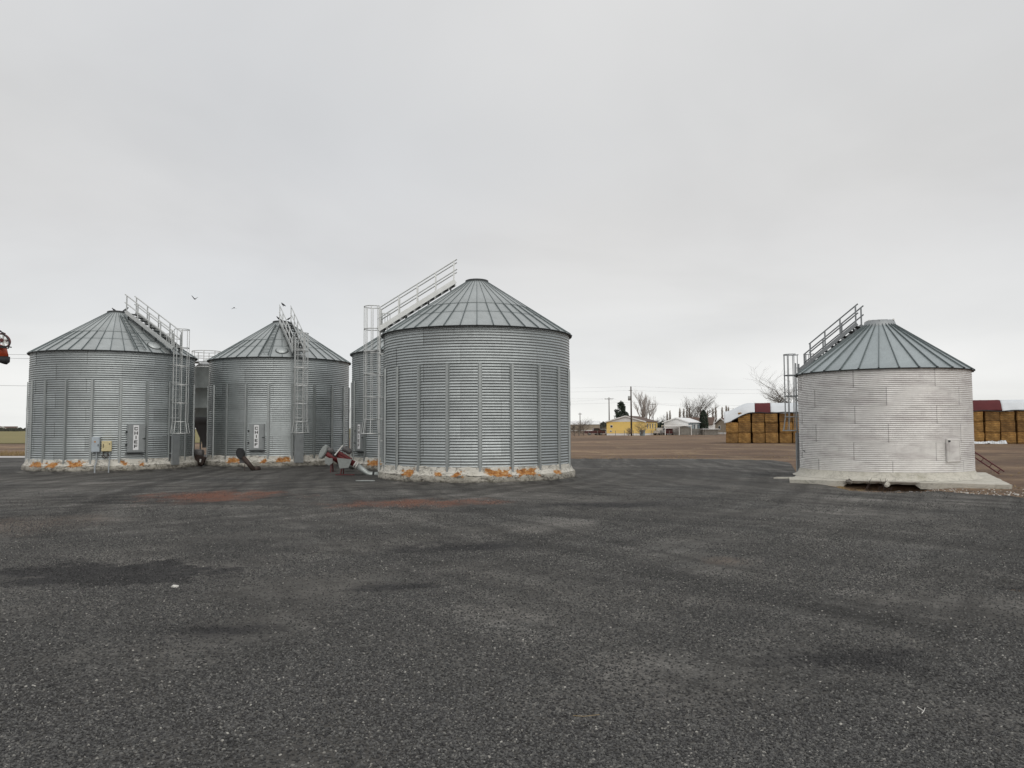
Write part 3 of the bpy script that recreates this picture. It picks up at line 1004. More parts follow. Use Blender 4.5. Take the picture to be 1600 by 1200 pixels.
def chief_bin(pos, label, seed, stiff_phase, rib_phase, ladder_t, door_t, rust, guard=True, stair=True, stair_t=None, roof_extras=False, cap_open=False):
    a0 = math.degrees(math.atan2(-pos[1], -pos[0]))
    g = thing('grain_bin', label, 'grain bin', (pos[0], pos[1], 0), R(a0 + 90), 'corrugated steel grain bins')
    rough_ring('concrete_base', 'concrete_old', [(3.70, 0.33), (3.80, 0.315), (3.845, 0.27), (3.86, 0.12), (3.83, -0.06)], g, seed, 0.06, 420, rust, 4)
    sk = rough_ring('sealing_skirt', 'sealant', [(3.66, 0.63), (3.685, 0.57), (3.715, 0.45), (3.76, 0.36), (3.825, 0.305)], g, seed + 20, 0.03, 420, rust, 4)
    for i in range(CH['rings']):
        for k in range(8):
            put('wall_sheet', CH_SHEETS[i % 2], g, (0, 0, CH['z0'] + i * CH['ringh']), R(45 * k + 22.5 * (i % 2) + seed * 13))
    for k in range(20):
        put('stiffener', CH_STIFF, g, rz=R(stiff_phase + 18 * k))
    for k in range(40):
        put('roof_panel', CH_PANEL, g, rz=R(rib_phase + 9 * k + 4.5))
        put('roof_rib', CH_RIB, g, rz=R(rib_phase + 9 * k))
    MB().lathe([(3.66, 5.525), (3.765, 5.522), (3.775, 5.535), (3.775, 5.552), (3.75, 5.565)], 120).build('eave_trim', 'dark_trim', g, True)
    slope_ = (CH['zc'] - CH['ze']) / (CH['Re'] - CH['rc'])
    for q_, rl_ in enumerate((2.79, 2.17)):
        zl = CH['ze'] + (CH['Re'] - rl_) * slope_ + 0.012 * q_
        MB().lathe([(rl_ + 0.014, zl - 0.02), (rl_ + 0.014, zl + 0.012), (rl_, zl + 0.024), (rl_ - 0.012, zl + 0.02)], 80).build('lap_strip', 'rib_metal', g)
    MB().lathe([(0.44, 7.70), (0.46, 7.72), (0.46, 7.83), (0.42, 7.85), (0.30, 7.87), (0.0, 7.90)], 36).build('roof_cap', 'dark_trim', g, True)
    if door_t is not None:
        add_door(g, CH['R'], door_t, 0.90)
    if ladder_t is not None:
        add_ladder(g, CH['R'], ladder_t, 0.12 if not guard else 0.3, 6.55, 1.75, 6.75, 'rail_metal', (0.25, 1.70) if guard else None)
        if stair:
            add_stair(g, stair_t if stair_t is not None else ladder_t, 3.86, 5.82, 0.86, 7.76, 'rail_metal', 'dark_trim', rail_h=0.83)
    if roof_extras:
        # rungs between two ribs and a round filling hatch beside them
        tt = ladder_t - 27
        slope = (CH['zc'] - CH['ze']) / (CH['Re'] - CH['rc'])
        rl = MB()
        for s in (-1, 1):
            rl.bar((s * 0.23, -3.70, CH['ze'] + 0.05 * slope + 0.09), (s * 0.10, -0.8, CH['ze'] + 2.95 * slope + 0.09), 0.03, 0.04)
        rl = rl.build('roof_ladder', 'rib_metal', g, rz=R(tt))
        for k in range(10):
            r_ = 3.5 - k * 0.28
            hw = 0.10 + 0.13 * (r_ - 0.8) / 2.9
            MB().bar((-hw, -r_, CH['ze'] + (3.75 - r_) * slope + 0.09), (hw, -r_, CH['ze'] + (3.75 - r_) * slope + 0.09), 0.03, 0.03).build('rung', 'rib_metal', rl)
        th = ladder_t - 13
        M = Matrix.Rotation(math.atan(slope), 4, 'X')
        h = MB()
        h.lathe([(0.0, 0.10), (0.24, 0.09), (0.29, 0.04), (0.30, 0.0)], 24)
        h.v = [tuple(M @ Vector(p) + Vector((0, -3.2, CH['ze'] + 0.55 * slope))) for p in h.v]
        h.build('roof_hatch', 'roof_metal', g, True, rz=R(th))
        h = MB().tube([(0.31 * cos(2 * pi * k / 24), 0.31 * sin(2 * pi * k / 24), 0.02) for k in range(25)], 0.016, 5, False)
        h.v = [tuple(M @ Vector(p) + Vector((0, -3.2, CH['ze'] + 0.55 * slope))) for p in h.v]
        h.build('hatch_rim', 'dark_trim', g, rz=R(th))
    return g


def gravel_bank(pos, r_, seed):
    o = rough_ring('gravel_bank', 'gravel', [(r_ - 0.12, 0.11), (r_ + 0.0, 0.085), (r_ + 0.10, 0.045), (r_ + 0.3, 0.0), (r_ + 0.5, -0.03)], None, seed, 0.05, 200)
    o.location = (pos[0], pos[1], 0)
    tag(o, kind='structure')


P1, P2, P3, PC = (-19.80, 38.28), (-12.69, 42.04), (-4.25, 38.30), (-1.39, 30.45)
binC = chief_bin(PC, 'large galvanised grain bin nearest the camera, with roof stair climbing from its left side', 1.0, 1.6, 0.0, -88, None,
                 [(-45, -37.5, 0.30, 0.46), (-22.5, -18.5, 0.30, 0.42), (-12.2, -8, 0.31, 0.42), (5.5, 17.5, 0.30, 0.50), (22.5, 34.5, 0.31, 0.47), (47.5, 54, 0.30, 0.40)],
                 guard=False)
bin1 = chief_bin(P1, 'leftmost galvanised grain bin, with electrical boxes and a CHIEF door on its wall', 2.0, 3.5, -3.7, 43.0, 13.8,
                 [(-62.5, -49, 0.30, 0.46), (-45, -37, 0.30, 0.44), (-28.2, -18.5, 0.30, 0.48), (5.7, 9, 0.32, 0.44), (16.8, 19, 0.32, 0.44)], roof_extras=True)
bin2 = chief_bin(P2, 'galvanised grain bin second from the left, its caged ladder facing the camera', 3.0, -8.7, 1.0, 13.8, -17.3,
                 [(-41.5, -27, 0.30, 0.47), (-13.3, -9.2, 0.31, 0.45), (-2.5, 8.2, 0.30, 0.48)], stair_t=13.0, roof_extras=True)
bin3 = chief_bin(P3, 'galvanised grain bin mostly hidden behind the nearest one, a CHIEF door on its left side', 4.0, 3.0, 2.0, None, -57.0,
                 [(-46, -33, 0.30, 0.47)])

for i, q_ in enumerate((P1, P2, P3, PC)):
    gravel_bank(q_, 3.84, 30.0 + i)

# electrical boxes on the leftmost bin hang on the wall: things of their own
a1 = math.degrees(math.atan2(-P1[1], -P1[0]))


def on_bin(pos, t, r_, z):
    a_ = R(math.degrees(math.atan2(-pos[1], -pos[0])) + t)
    return Vector((pos[0] + r_ * cos(a_), pos[1] + r_ * sin(a_), z)), a_ + pi / 2


p, rz = on_bin(P1, -10.9, 3.72, 0)
e = thing('electrical_box', 'tall grey electrical box with a conduit down to the ground on leftmost bin', 'electrical box', p, rz)
MB().box((0, -0.07, 1.28), (0.33, 0.17, 0.68)).build('cabinet', 'box_grey', e)
dr = MB().box((0, -0.163, 1.28), (0.30, 0.016, 0.64)).build('cabinet_door', 'box_grey', e)
MB().box((0.11, -0.18, 1.25), (0.03, 0.02, 0.1)).build('latch', 'dark_trim', dr)
MB().box((-0.02, -0.1745, 1.40), (0.06, 0.004, 0.06)).build('warning_label', 'rust_orange', dr)
MB().tube([(0.03, -0.05, 0.95), (0.03, -0.05, 0.50), (0.03, -0.33, 0.30), (0.03, -0.33, -0.02)], 0.035, 8).build('conduit', 'conduit_grey', e)
p, rz = on_bin(P1, -4.3, 3.72, 0)
e = thing('electrical_box', 'squat cream-yellow electrical box beside the grey one on leftmost bin', 'electrical box', p, rz)
MB().box((0, -0.08, 1.20), (0.40, 0.18, 0.46)).build('cabinet', 'box_cream', e)
dr = MB().box((0, -0.178, 1.20), (0.37, 0.016, 0.43)).build('cabinet_door', 'box_cream', e)
MB().box((-0.13, -0.195, 1.22), (0.025, 0.02, 0.16)).build('latch', 'rusty_brown', dr)
MB().box((0.12, -0.195, 1.30), (0.03, 0.02, 0.05)).build('lock', 'dark_trim', dr)
MB().tube([(0.12, -0.05, 0.97), (0.12, -0.05, 0.50), (0.12, -0.33, 0.28), (0.12, -0.33, -0.02)], 0.028, 8).build('conduit', 'conduit_grey', e)
cb = MB()
cb.tube([(-0.12, -0.05, 0.97), (-0.14, -0.1, 0.80), (-0.02, -0.12, 0.70), (0.1, -0.1, 0.78), (0.02, -0.08, 0.86)], 0.022, 6)
cb.tube([(-0.2, -0.03, 0.78), (-0.1, -0.06, 0.66), (0.06, -0.06, 0.66)], 0.018, 6)
cb.build('cable', 'rusty_brown', e)

# ------------------------------------------------------------------ pale bin on the right
B4 = dict(R=2.95, Re=3.02, ze=3.95, rc=0.52, zc=5.76, rings=6, ringh=0.633, pitch=0.633 / 9.5, z0=0.14)
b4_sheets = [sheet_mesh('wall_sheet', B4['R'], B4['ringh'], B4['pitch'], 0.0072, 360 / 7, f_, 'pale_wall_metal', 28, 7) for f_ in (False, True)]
b4_panel = panel_mesh('roof_panel', B4['Re'], B4['ze'], B4['rc'], B4['zc'], 6.0, [], 'roof_metal_blue')
b4_rib = rib_mesh('roof_rib', B4['Re'], B4['ze'], B4['rc'], B4['zc'], 'rib_metal', 0.04, 0.055)
a4 = math.degrees(math.atan2(-BIN4.y, -BIN4.x))
b4 = thing('pale_grain_bin', 'pale whitish corrugated grain bin standing alone on a concrete pad', 'grain bin', BIN4, R(a4 + 90), 'corrugated steel grain bins')
for i in range(B4['rings']):
    for k in range(7):
        ph = 360 / 7 * k + (-19.7 + 25.7 if i % 2 == (B4['rings'] - 1) % 2 else 5.0 - 25.7 + 25.7 * 2)
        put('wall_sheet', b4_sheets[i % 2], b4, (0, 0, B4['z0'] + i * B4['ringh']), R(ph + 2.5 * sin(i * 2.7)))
for k in range(30):
    put('roof_panel', b4_panel, b4, rz=R(-1.1 + 12 * k + 6))
    put('roof_rib', b4_rib, b4, rz=R(-1.1 + 12 * k))
tipm = MB().box((0, -3.045, 3.955), (0.055, 0.05, 0.075)).mesh('rib_end', 'dark_trim')
for k in range(30):
    put('rib_end', tipm, b4, rz=R(-1.1 + 12 * k))
MB().lathe([(2.95, 3.925), (3.035, 3.922), (3.045, 3.935), (3.045, 3.952), (3.02, 3.962)], 110).build('eave_trim', 'dark_trim', b4, True)
rough_ring('roof_collar', 'panel_metal', [(0.60, 5.70), (0.55, 5.80), (0.50, 5.95), (0.44, 5.96), (0.40, 5.80), (0.0, 5.78)], b4, 3.3, 0.05, 40)
for q, (aa, l_, zz) in enumerate(((-60, 0.30, 5.93), (20, 0.34, 5.90), (95, 0.36, 5.94), (170, 0.25, 5.92), (-10, 0.22, 5.83), (50, 0.2, 5.84))):
    x, y = 0.46 * sin(R(aa)), -0.46 * cos(R(aa))
    MB().box((x, y, zz), (l_, 0.05, 0.05), Matrix.Rotation(R(aa + 8), 3, 'Z') @ Matrix.Rotation(R(12 * (q % 3 - 1)), 3, 'Y')).build('collar_scrap', 'panel_metal' if q % 2 else 'white_plastic', b4)
rough_ring('sealing_skirt', 'pad_concrete', [(2.94, 0.42), (2.975, 0.34), (3.02, 0.24), (3.09, 0.17), (3.22, 0.122)], b4, 8.0, 0.02)
# inspection hatch
hx = MB()
hx.box((0, -2.975, 1.13), (0.62, 0.05, 0.78))
hx = hx.build('inspection_hatch', 'pale_wall_metal', b4, rz=R(46.5))
MB().box((0, -2.995, 1.13), (0.46, 0.03, 0.60)).build('hatch_door', 'pale_wall_metal', hx)
for s in (-1, 1):
    MB().box((s * 0.27, -3.004, 1.13), (0.022, 0.02, 0.74)).build('frame_bar', 'pale_wall_metal', hx)
    MB().box((0, -3.006, 1.13 + s * 0.355), (0.58, 0.02, 0.022)).build('frame_bar', 'pale_wall_metal', hx)
MB().box((-0.24, -3.03, 1.45), (0.07, 0.04, 0.06)).build('latch', 'dark_trim', hx)
MB().box((0, -2.985, 1.05), (0.11, 0.03, 0.03), Matrix.Rotation(R(15), 3, 'Y')).build('wall_hook', 'dark_trim', b4, rz=R(-64))
Z_EAVE_MAX = 3.95
add_ladder(b4, B4['R'], -101, 0.15, 4.5, 1.80, 4.87, 'dark_rail_metal', (0.14, 1.72), 0.29, 0.13)
add_stair(b4, -107, 3.04, 4.18, 0.70, 5.90, 'dark_rail_metal', 'dark_trim', w_=0.62, rail_h=0.72, posts=4, ntread=10, near=0.2, deep=0.14)

# square pad under it, its front edge undermined
pad = MB()
hs = 3.62
n_ = 46
ring_t, ring_b = [], []
per_pts = []
for s in range(4):
    for k in range(n_):
        q = -hs + 2 * hs * k / n_
        x, y = ((q, -hs), (hs, q), (-q, hs), (-hs, -q))[s]
        per_pts.append((x, y))
per_pts = [(max(x, -3.02 + 0.05 * sin(y * 3)), y) for (x, y) in per_pts]
for (x, y) in per_pts:
    j = 0.05 * fbm(x, y, 2.3, 3, 4.0)
    f_ = 1 + j / hs
    brk = (0.10 + 0.5 * max(0, fbm(x, y, 1.9, 3, 8.0))) if (y < -hs + 0.01 and -1.15 < x < 0.95) else 0
    ring_t.append((x * f_, (y + brk) * f_, 0.115 + 0.015 * fbm(x, y, 1.1, 2)))
    ring_b.append((x * f_ * 0.995, (y + brk * 1.6) * f_ * 0.99, (0.03 if brk else -0.10) + (0.05 * fbm(x, y, 3, 2))))
m_ = len(per_pts)
pad.add(ring_t + ring_b + [(0, 0, 0.12)], [(i, (i + 1) % m_, 2 * m_) for i in range(m_)] + [(i + m_, (i + 1) % m_ + m_, (i + 1) % m_, i) for i in range(m_)])
pd = pad.build('concrete_pad', 'pad_concrete', None, loc=BIN4, rz=R(-26))
tag(pd, 'square concrete pad under the pale bin, hollowed out below its front edge', 'concrete pad')

# ------------------------------------------------------------------ rubble in the hollow under the pad
def rock_mesh(seed, r_, sq=(1, 1, 0.7), name='chunk', mat='broken_concrete', sub=1):
    rnd = random.Random(seed)
    import bmesh
    bm = bmesh.new()
    bmesh.ops.create_icosphere(bm, subdivisions=sub, radius=r_)
    for v_ in bm.verts:
        k = 0.72 + 0.5 * rnd.random()
        v_.co = Vector((v_.co.x * sq[0] * k, v_.co.y * sq[1] * k, v_.co.z * sq[2] * k))
    me = bpy.data.meshes.new(name)
    bm.to_mesh(me)
    bm.free()
    me.materials.append(MATS[mat])
    return me


fx, fy = cos(R(-26)), sin(R(-26))


def pad_pt(u_, w_, z):           # along the pad's front edge, out from its centre
    return BIN4 + Vector((fx * u_ + fy * w_, fy * u_ - fx * w_, z))


for i, (u_, w_, z, r_, sq, mt, lb) in enumerate((
        (-1.05, 3.62, 0.09, 0.085, (1.3, 0.8, 1.1), 'broken_concrete', 'dark jagged concrete chunk sticking up at the left of the hollow'),
        (-0.35, 3.75, -0.36, 0.18, (1.5, 0.7, 0.8), 'broken_concrete', 'slab of broken concrete lying left in the hollow under the pad'),
        (0.10, 3.78, 0.03, 0.10, (1.1, 0.9, 1.0), 'pad_concrete', 'pale concrete lump hanging on the pad edge over the hollow'),
        (0.45, 3.85, -0.30, 0.20, (1.6, 0.7, 0.7), 'broken_concrete', 'broken concrete piece lying right in the hollow under the pad'),
        (-0.75, 3.95, -0.30, 0.17, (1.3, 0.9, 0.7), 'rusty_brown', 'rust-brown lump at the left foot of the hollow'))):
    q = pad_pt(u_, w_, z)
    tag(put('concrete_chunk', rock_mesh(40 + i, r_, sq, 'concrete_chunk', mt, 2), None, q, R(30 * i)), lb, 'concrete chunk', 'chunks in the hollow')
wd = MB()
rnd = random.Random(5)
for k in range(12):
    u_ = rnd.uniform(-0.8, 0.45)
    q = pad_pt(u_, rnd.uniform(3.6, 4.1), rnd.uniform(-0.35, -0.15))
    d = Vector((rnd.uniform(-0.2, 0.2), rnd.uniform(-0.25, 0.1), rnd.uniform(0.15, 0.42)))
    wd.tube([q, q + d * 0.6 + Vector((rnd.uniform(-.05, .05), 0, 0.03)), q + d], [0.012, 0.009, 0.004], 4)
tag(wd.build('dead_weeds', 'rusty_brown'), 'dry dark weed stalks growing out of the hollow under the pad', 'weeds', kind='stuff')

# pale debris and straw around the pad
rnd = random.Random(11)
db = MB()
for k in range(170):
    px = rnd.uniform(1400, 1640)
    ye = edge_y(px)
    y = ye + abs(rnd.gauss(0, 1.3)) * (1 if px > 1430 else 0.25) - 0.1
    x = (px - 800) / 1200 * y
    if (Vector((x, y, 0)) - PIT).length < 1.3:
        continue
    s_ = rnd.uniform(0.006, 0.02) * (2.2 if rnd.random() < 0.07 else 1)
    db.box((x, y, height(x, y) + s_ * 0.3), (s_ * 2, s_ * 1.5, s_), Matrix.Rotation(rnd.uniform(0, 3), 3, 'Z') @ Matrix.Rotation(rnd.uniform(-0.5, 0.5), 3, 'X'))
tag(db.build('pale_debris', 'stone_white'), 'small pale stones and litter strewn on bare dirt beside the pad', 'debris', kind='stuff')


def grass_tuft(mb, x, y, z, n, h, rnd, wdt=0.012, spread=0.5):
    for k in range(n):
        a_ = rnd.uniform(0, 2 * pi)
        hh = h * rnd.uniform(0.5, 1.1)
        lean = spread * rnd.random()
        ox, oy = rnd.uniform(-0.06, 0.06), rnd.uniform(-0.06, 0.06)
        wx, wy = wdt * cos(a_ + 1.57), wdt * sin(a_ + 1.57)
        p0 = Vector((x + ox, y + oy, z))
        p2 = p0 + Vector((cos(a_) * lean * hh, sin(a_) * lean * hh, hh))
        mb.add([p0 + Vector((wx, wy, 0)), p0 - Vector((wx, wy, 0)), p2], [(0, 1, 2)])


dg = MB()
for k in range(1500):
    px = rnd.uniform(880, 1640)
    y = edge_y(min(px, 1236) if px < 1236 else px) * 1.0
    if px < 1236:
        y = 46.5 + abs(rnd.gauss(0, 9))
    else:
        y = edge_y(px) + 0.3 + abs(rnd.gauss(0, 6))
    x = (px - 800) / 1200 * y
    if (Vector((x, y, 0)) - BIN4).length < 4.6:
        continue
    if fbm(x, y, 0.25, 2, 1.0) < -0.02:
        continue
    grass_tuft(dg, x, y, height(x, y) - 0.02, rnd.randint(3, 6), rnd.uniform(0.03, 0.09), rnd, 0.012, 1.6)
for k in range(900):
    y = 57.5 + abs(rnd.gauss(0, 4))
    x = rnd.uniform(-0.75, -0.6) * y
    grass_tuft(dg, x, y, 0, 4, rnd.uniform(0.1, 0.3), rnd, 0.02, 0.7)
for k in range(160):
    px = rnd.uniform(1305, 1345)
    y = edge_y(px) + rnd.uniform(-0.1, 0.8)
    x = (px - 800) / 1200 * y
    grass_tuft(dg, x, y, height(x, y), 4, 0.05, rnd, 0.01, 1.5)
tag(dg.build('dry_grass', 'dry_grass'), 'short tan dry grass and straw growing on the bare field', 'grass', kind='stuff')

# few single things on the gravel
q = at(279, 9.75)
tag(put('white_rock', rock_mesh(3, 0.03, (1.5, 0.9, 0.7), 'white_rock', 'stone_white', 2), None, (q.x, q.y, height(q.x, q.y) + 0.012)), 'white pebble lying alone by the dark gravel patch', 'rock')
q = at(1417, 5.42)
tw = MB().tube([(q.x, q.y, 0.03), (q.x - 0.012, q.y - 0.03, 0.045), (q.x + 0.01, q.y - 0.07, 0.03), (q.x - 0.02, q.y - 0.10, 0.026)], 0.0028, 5)
tw.tube([(q.x + 0.01, q.y - 0.07, 0.03), (q.x + 0.03, q.y - 0.05, 0.045)], 0.0022, 4)
tag(tw.build('twig', 'stone_white'), 'small pale forked twig on gravel at lower right', 'twig')
q = at(914, 5.3)
tag(MB().tube([(q.x - 0.1, q.y, 0.028), (q.x - 0.03, q.y - 0.02, 0.03), (q.x + 0.08, q.y + 0.02, 0.026)], 0.002, 4).build('straw', 'dry_grass'), 'thin straw stem lying on gravel near bottom centre', 'straw')

# ------------------------------------------------------------------ unloading augers


def oval_prism(a_, b_, th, n=24):
    """flat oval belt cover in the local XZ plane, thickness along Y"""
    mb = MB()
    pts = []
    for k in range(n):
        an = 2 * pi * k / n
        pts.append((a_ * cos(an), b_ * sin(an)))
    mb.prism(pts, (0, th, 0), (0, -th / 2, 0))
    inner = [(p[0] * 0.82, p[1] * 0.86) for p in pts]
    mb.prism(inner, (0, -0.03, 0), (0, -th / 2, 0))
    return mb


def place(mb, M):
    mb.v = [tuple(M @ Vector(p)) for p in mb.v]
    return mb


D_ = 32.6
A = at(589, D_, 741.5)
B_ = at(577, D_, 741)
C_ = at(558, D_, 727)
E_ = at(527, D_ - 0.1, 709)
au = thing('grain_auger', 'red grain auger with galvanised tube lying beside the nearest bin', 'auger', (B_.x, B_.y, 0))
o0 = Vector((B_.x, B_.y, 0))
MB().tube([A - o0 + Vector((0.5, 0.3, 0)), A - o0, B_ - o0 + Vector((0.08, 0, 0)), B_ - o0 + Vector((-0.03, 0, 0.02)), C_ - o0], 0.125, 14).build('tube', 'tube_metal', au, True)
dirv = (E_ - C_).normalized()
rotY = Matrix.Rotation(-math.atan2(dirv.z, dirv.x), 4, 'Y')
for nm, off, r_ in (('clamp', 0.0, 0.15), ('clamp', 0.10, 0.15)):
    c_ = C_ - o0 + dirv * off
    MB().tube([c_ - dirv * 0.025, c_ + dirv * 0.025], r_, 14).build(nm, 'white_plastic', au)
cl = A - o0 + Vector((-0.12, 0, 0))
MB().tube([cl - Vector((0.04, 0, 0)), cl + Vector((0.04, 0, 0))], 0.145, 14).build('clamp', 'black_rubber', au)
MB().tube([C_ - o0 + dirv * 0.12, E_ - o0], 0.12, 12).build('head_tube', 'red_paint', au, True)
mid_ = (C_ - o0) * 0.42 + (E_ - o0) * 0.58
MB().bar(mid_ - dirv * 0.30 + Vector((0, 0, 0.13)), mid_ + dirv * 0.32 + Vector((0, 0, 0.13)), 0.34, 0.08).build('motor_mount', 'red_paint', au)
mo = mid_ + Vector((0.08, 0, 0.36))
mot = MB()
mot.tube([mo - dirv * 0.20, mo - dirv * 0.16, mo + dirv * 0.16, mo + dirv * 0.2], [0.08, 0.125, 0.125, 0.08], 16)
mt = mot.build('motor', 'motor_grey', au, True)
for k in range(6):
    c_ = mo + dirv * (-0.13 + 0.052 * k)
    MB().tube([c_ - dirv * 0.008, c_ + dirv * 0.008], 0.137, 16).build('cooling_fin', 'motor_grey', mt)
g1 = place(MB().prism([(-0.30, 0.05), (0.33, -0.02), (0.20, -0.36), (-0.18, -0.40)], (0, 0.05, 0), (0, -0.25, 0)), Matrix.Translation(mid_))
g1.build('side_shield', 'machine_grey', au)
bp = E_ - o0
MB().bar(bp + Vector((-0.05, -0.16, -0.05)), bp + Vector((0.28, -0.16, 0.36)), 0.05, 0.07, (0, 1, 0)).build('belt_guard', 'white_plastic', au)
MB().tube([bp + Vector((-0.06, -0.14, -0.02)), bp + Vector((-0.06, 0.14, -0.02))], 0.11, 14).build('pulley', 'black_rubber', au)
lg = MB()
lg.bar(mid_ + Vector((-0.05, -0.1, -0.1)), Vector((mid_.x - 0.15, mid_.y - 0.25, 0.0)), 0.04, 0.04)
lg.bar(mid_ + Vector((-0.05, 0.1, -0.1)), Vector((mid_.x - 0.15, mid_.y + 0.3, 0.0)), 0.04, 0.04)
lg.bar(Vector((mid_.x - 0.35, mid_.y - 0.25, 0.02)), Vector((mid_.x + 0.45, mid_.y - 0.25, 0.02)), 0.05, 0.05)
lg.build('stand', 'dark_red_paint', au)

D2 = 34.6
o0 = at(515, D2)
au = thing('grain_auger', 'red auger head with a pale grey oval belt guard, behind the lying auger', 'auger', o0)
c1 = at(506.5, D2, 706) - o0
gm = place(oval_prism(0.16, 0.34, 0.12), Matrix.Translation(c1) @ Matrix.Rotation(R(28), 4, 'Y') @ Matrix.Rotation(R(-25), 4, 'Z'))
gm.build('belt_guard', 'machine_grey', au)
p0, p1 = at(511, D2, 708) - o0, at(532, D2 + 0.2, 721) - o0
MB().tube([p0, p1], 0.13, 12).build('head_tube', 'red_paint', au, True)
MB().tube([p1, p1 + Vector((0.5, 0.5, -0.28))], 0.12, 12).build('tube', 'tube_metal', au, True)
dm = (p1 - p0).normalized()
c2 = at(517, D2, 704) - o0
MB().tube([c2 - dm * 0.16, c2 - dm * 0.12, c2 + dm * 0.12, c2 + dm * 0.16], [0.06, 0.11, 0.11, 0.06], 14).build('motor', 'motor_grey', au, True)
place(MB().prism([(-0.18, 0.12), (0.16, 0.10), (0.18, -0.10), (0.02, -0.22), (-0.16, -0.14)], (0, 0.05, 0), (0, -0.2, 0)), Matrix.Translation(at(516, D2, 719) - o0)).build('side_shield', 'machine_grey', au)
lg = MB()
for s in (-0.2, 0.25):
    lg.bar(at(519, D2, 715) - o0 + Vector((0, s * 0.4, 0)), Vector((0.12, s, 0)), 0.05, 0.05)
lg.build('stand', 'dark_red_paint', au)

D3 = 36.3
o0 = at(388, D3)
au = thing('grain_auger', 'dark auger with a black oval belt guard leaning at second bin from left', 'auger', o0)
c1 = at(377, D3, 708.5) - o0
place(oval_prism(0.19, 0.27, 0.16), Matrix.Translation(c1) @ Matrix.Rotation(R(-12), 4, 'Y')).build('belt_guard', 'black_rubber', au)
p0, p1 = at(381, D3, 714) - o0, at(398, D3, 734) - o0
MB().tube([p0, p1], 0.11, 12).build('tube', 'rusty_brown', au, True)
MB().tube([p1, p1 + Vector((0.1, 0.35, 0.05))], 0.13, 12).build('elbow', 'rusty_brown', au, True)
MB().box(at(380, D3 + 0.2, 720) - o0, (0.22, 0.2, 0.2)).build('gearbox', 'motor_grey', au)
MB().bar(at(384, D3, 722) - o0, Vector((-0.1, -0.1, 0)), 0.03, 0.03).build('stand', 'rusty_brown', au)

D4 = 40.0
o0 = at(313, D4)
au = thing('grain_auger', 'dirty brown auger motor wedged between the two left bins', 'auger', o0)
c1 = at(312, D4, 709) - o0
MB().tube([c1 + Vector((-0.22, 0, 0.05)), c1 + Vector((-0.18, 0, 0.05)), c1 + Vector((0.2, 0, 0.02)), c1 + Vector((0.24, 0, 0.02))], [0.12, 0.2, 0.2, 0.1], 14).build('motor', 'motor_grey', au, True)
p0, p1 = at(308, D4, 712) - o0, at(314, D4, 735) - o0
MB().tube([p0, p1], 0.16, 12).build('tube', 'rusty_brown', au, True)
MB().box(at(314, D4 - 0.1, 718) - o0, (0.5, 0.2, 0.42), Matrix.Rotation(R(20), 3, 'Y')).build('gearbox', 'rusty_brown', au)
MB().box(at(314.5, D4 - 0.25, 719.5) - o0, (0.07, 0.03, 0.16), Matrix.Rotation(R(10), 3, 'Y')).build('label_plate', 'white_plastic', au)

q = at(572, 28.7)
tag(MB().prism([(-0.36, -0.05), (-0.2, -0.09), (0.35, -0.06), (0.30, 0.07), (-0.1, 0.10), (-0.33, 0.04)], (0, 0, 0.03), (q.x, q.y, 0.005), (1, 0, 0), (0, 1, 0)).build('metal_plate', 'tube_metal'), 'flat pale metal plate on gravel below the red auger', 'plate')
q = at(1221, 29.3)
tag(MB().prism([(-0.42, -0.16), (0.1, -0.22), (0.40, -0.1), (0.36, 0.16), (-0.2, 0.14)], (0, 0, 0.05), (q.x, q.y, 0.0), (1, 0, 0), (0, 1, 0)).build('concrete_slab', 'pad_concrete'), 'pale flat concrete slab piece at left foot of the pale bin ladder', 'slab')

# tall auger whose head reaches in at the left edge
DL = 14.0
o0 = at(-180, DL)
tall = thing('tall_auger', 'tall orange grain auger whose pulley head enters at left picture edge', 'auger', o0)
head = at(-30, DL, 541) - o0
foot = Vector((-5.6, 0.4, 0.35))
dv = (head - foot).normalized()
MB().tube([foot, head + dv * 0.1], 0.11, 14).build('tube', 'orange_paint', tall, True)
MB().tube([head + Vector((0.10, 0, 0)), head + Vector((0.34, 0, -0.07)), head + Vector((0.385, 0, -0.20))], [0.11, 0.10, 0.08], 14).build('spout', 'orange_paint', tall, True)
MB().tube([head + Vector((0.385, 0, -0.19)), head + Vector((0.385, 0, -0.27)), head + Vector((0.37, 0, -0.31))], [0.10, 0.10, 0.07], 14).build('spout_sock', 'black_rubber', tall, True)
pc = at(9, DL, 533) - o0 + Vector((0, -0.16, 0))


def wheel(name, c_, rad, tube_r, spokes, mat, parent, tilt=0.0):
    M = Matrix.Translation(c_) @ Matrix.Rotation(tilt, 4, 'Y')
    mb = MB().tube([M @ Vector((rad * cos(2 * pi * k / 28), 0, rad * 0.72 * sin(2 * pi * k / 28))) for k in range(29)], tube_r, 6, False)
    w_ = mb.build(name, mat, parent)
    for k in range(spokes):
        an = 2 * pi * k / spokes
        MB().bar(M @ Vector((0, 0, 0)), M @ Vector((rad * cos(an), 0, rad * 0.72 * sin(an))), 0.03, 0.02, (0, 1, 0)).build('spoke', 'white_plastic', w_)
    MB().tube([c_ + Vector((0, -0.03, 0)), c_ + Vector((0, 0.1, 0))], 0.035, 10).build('hub', 'dark_red_paint', w_)
    return w_


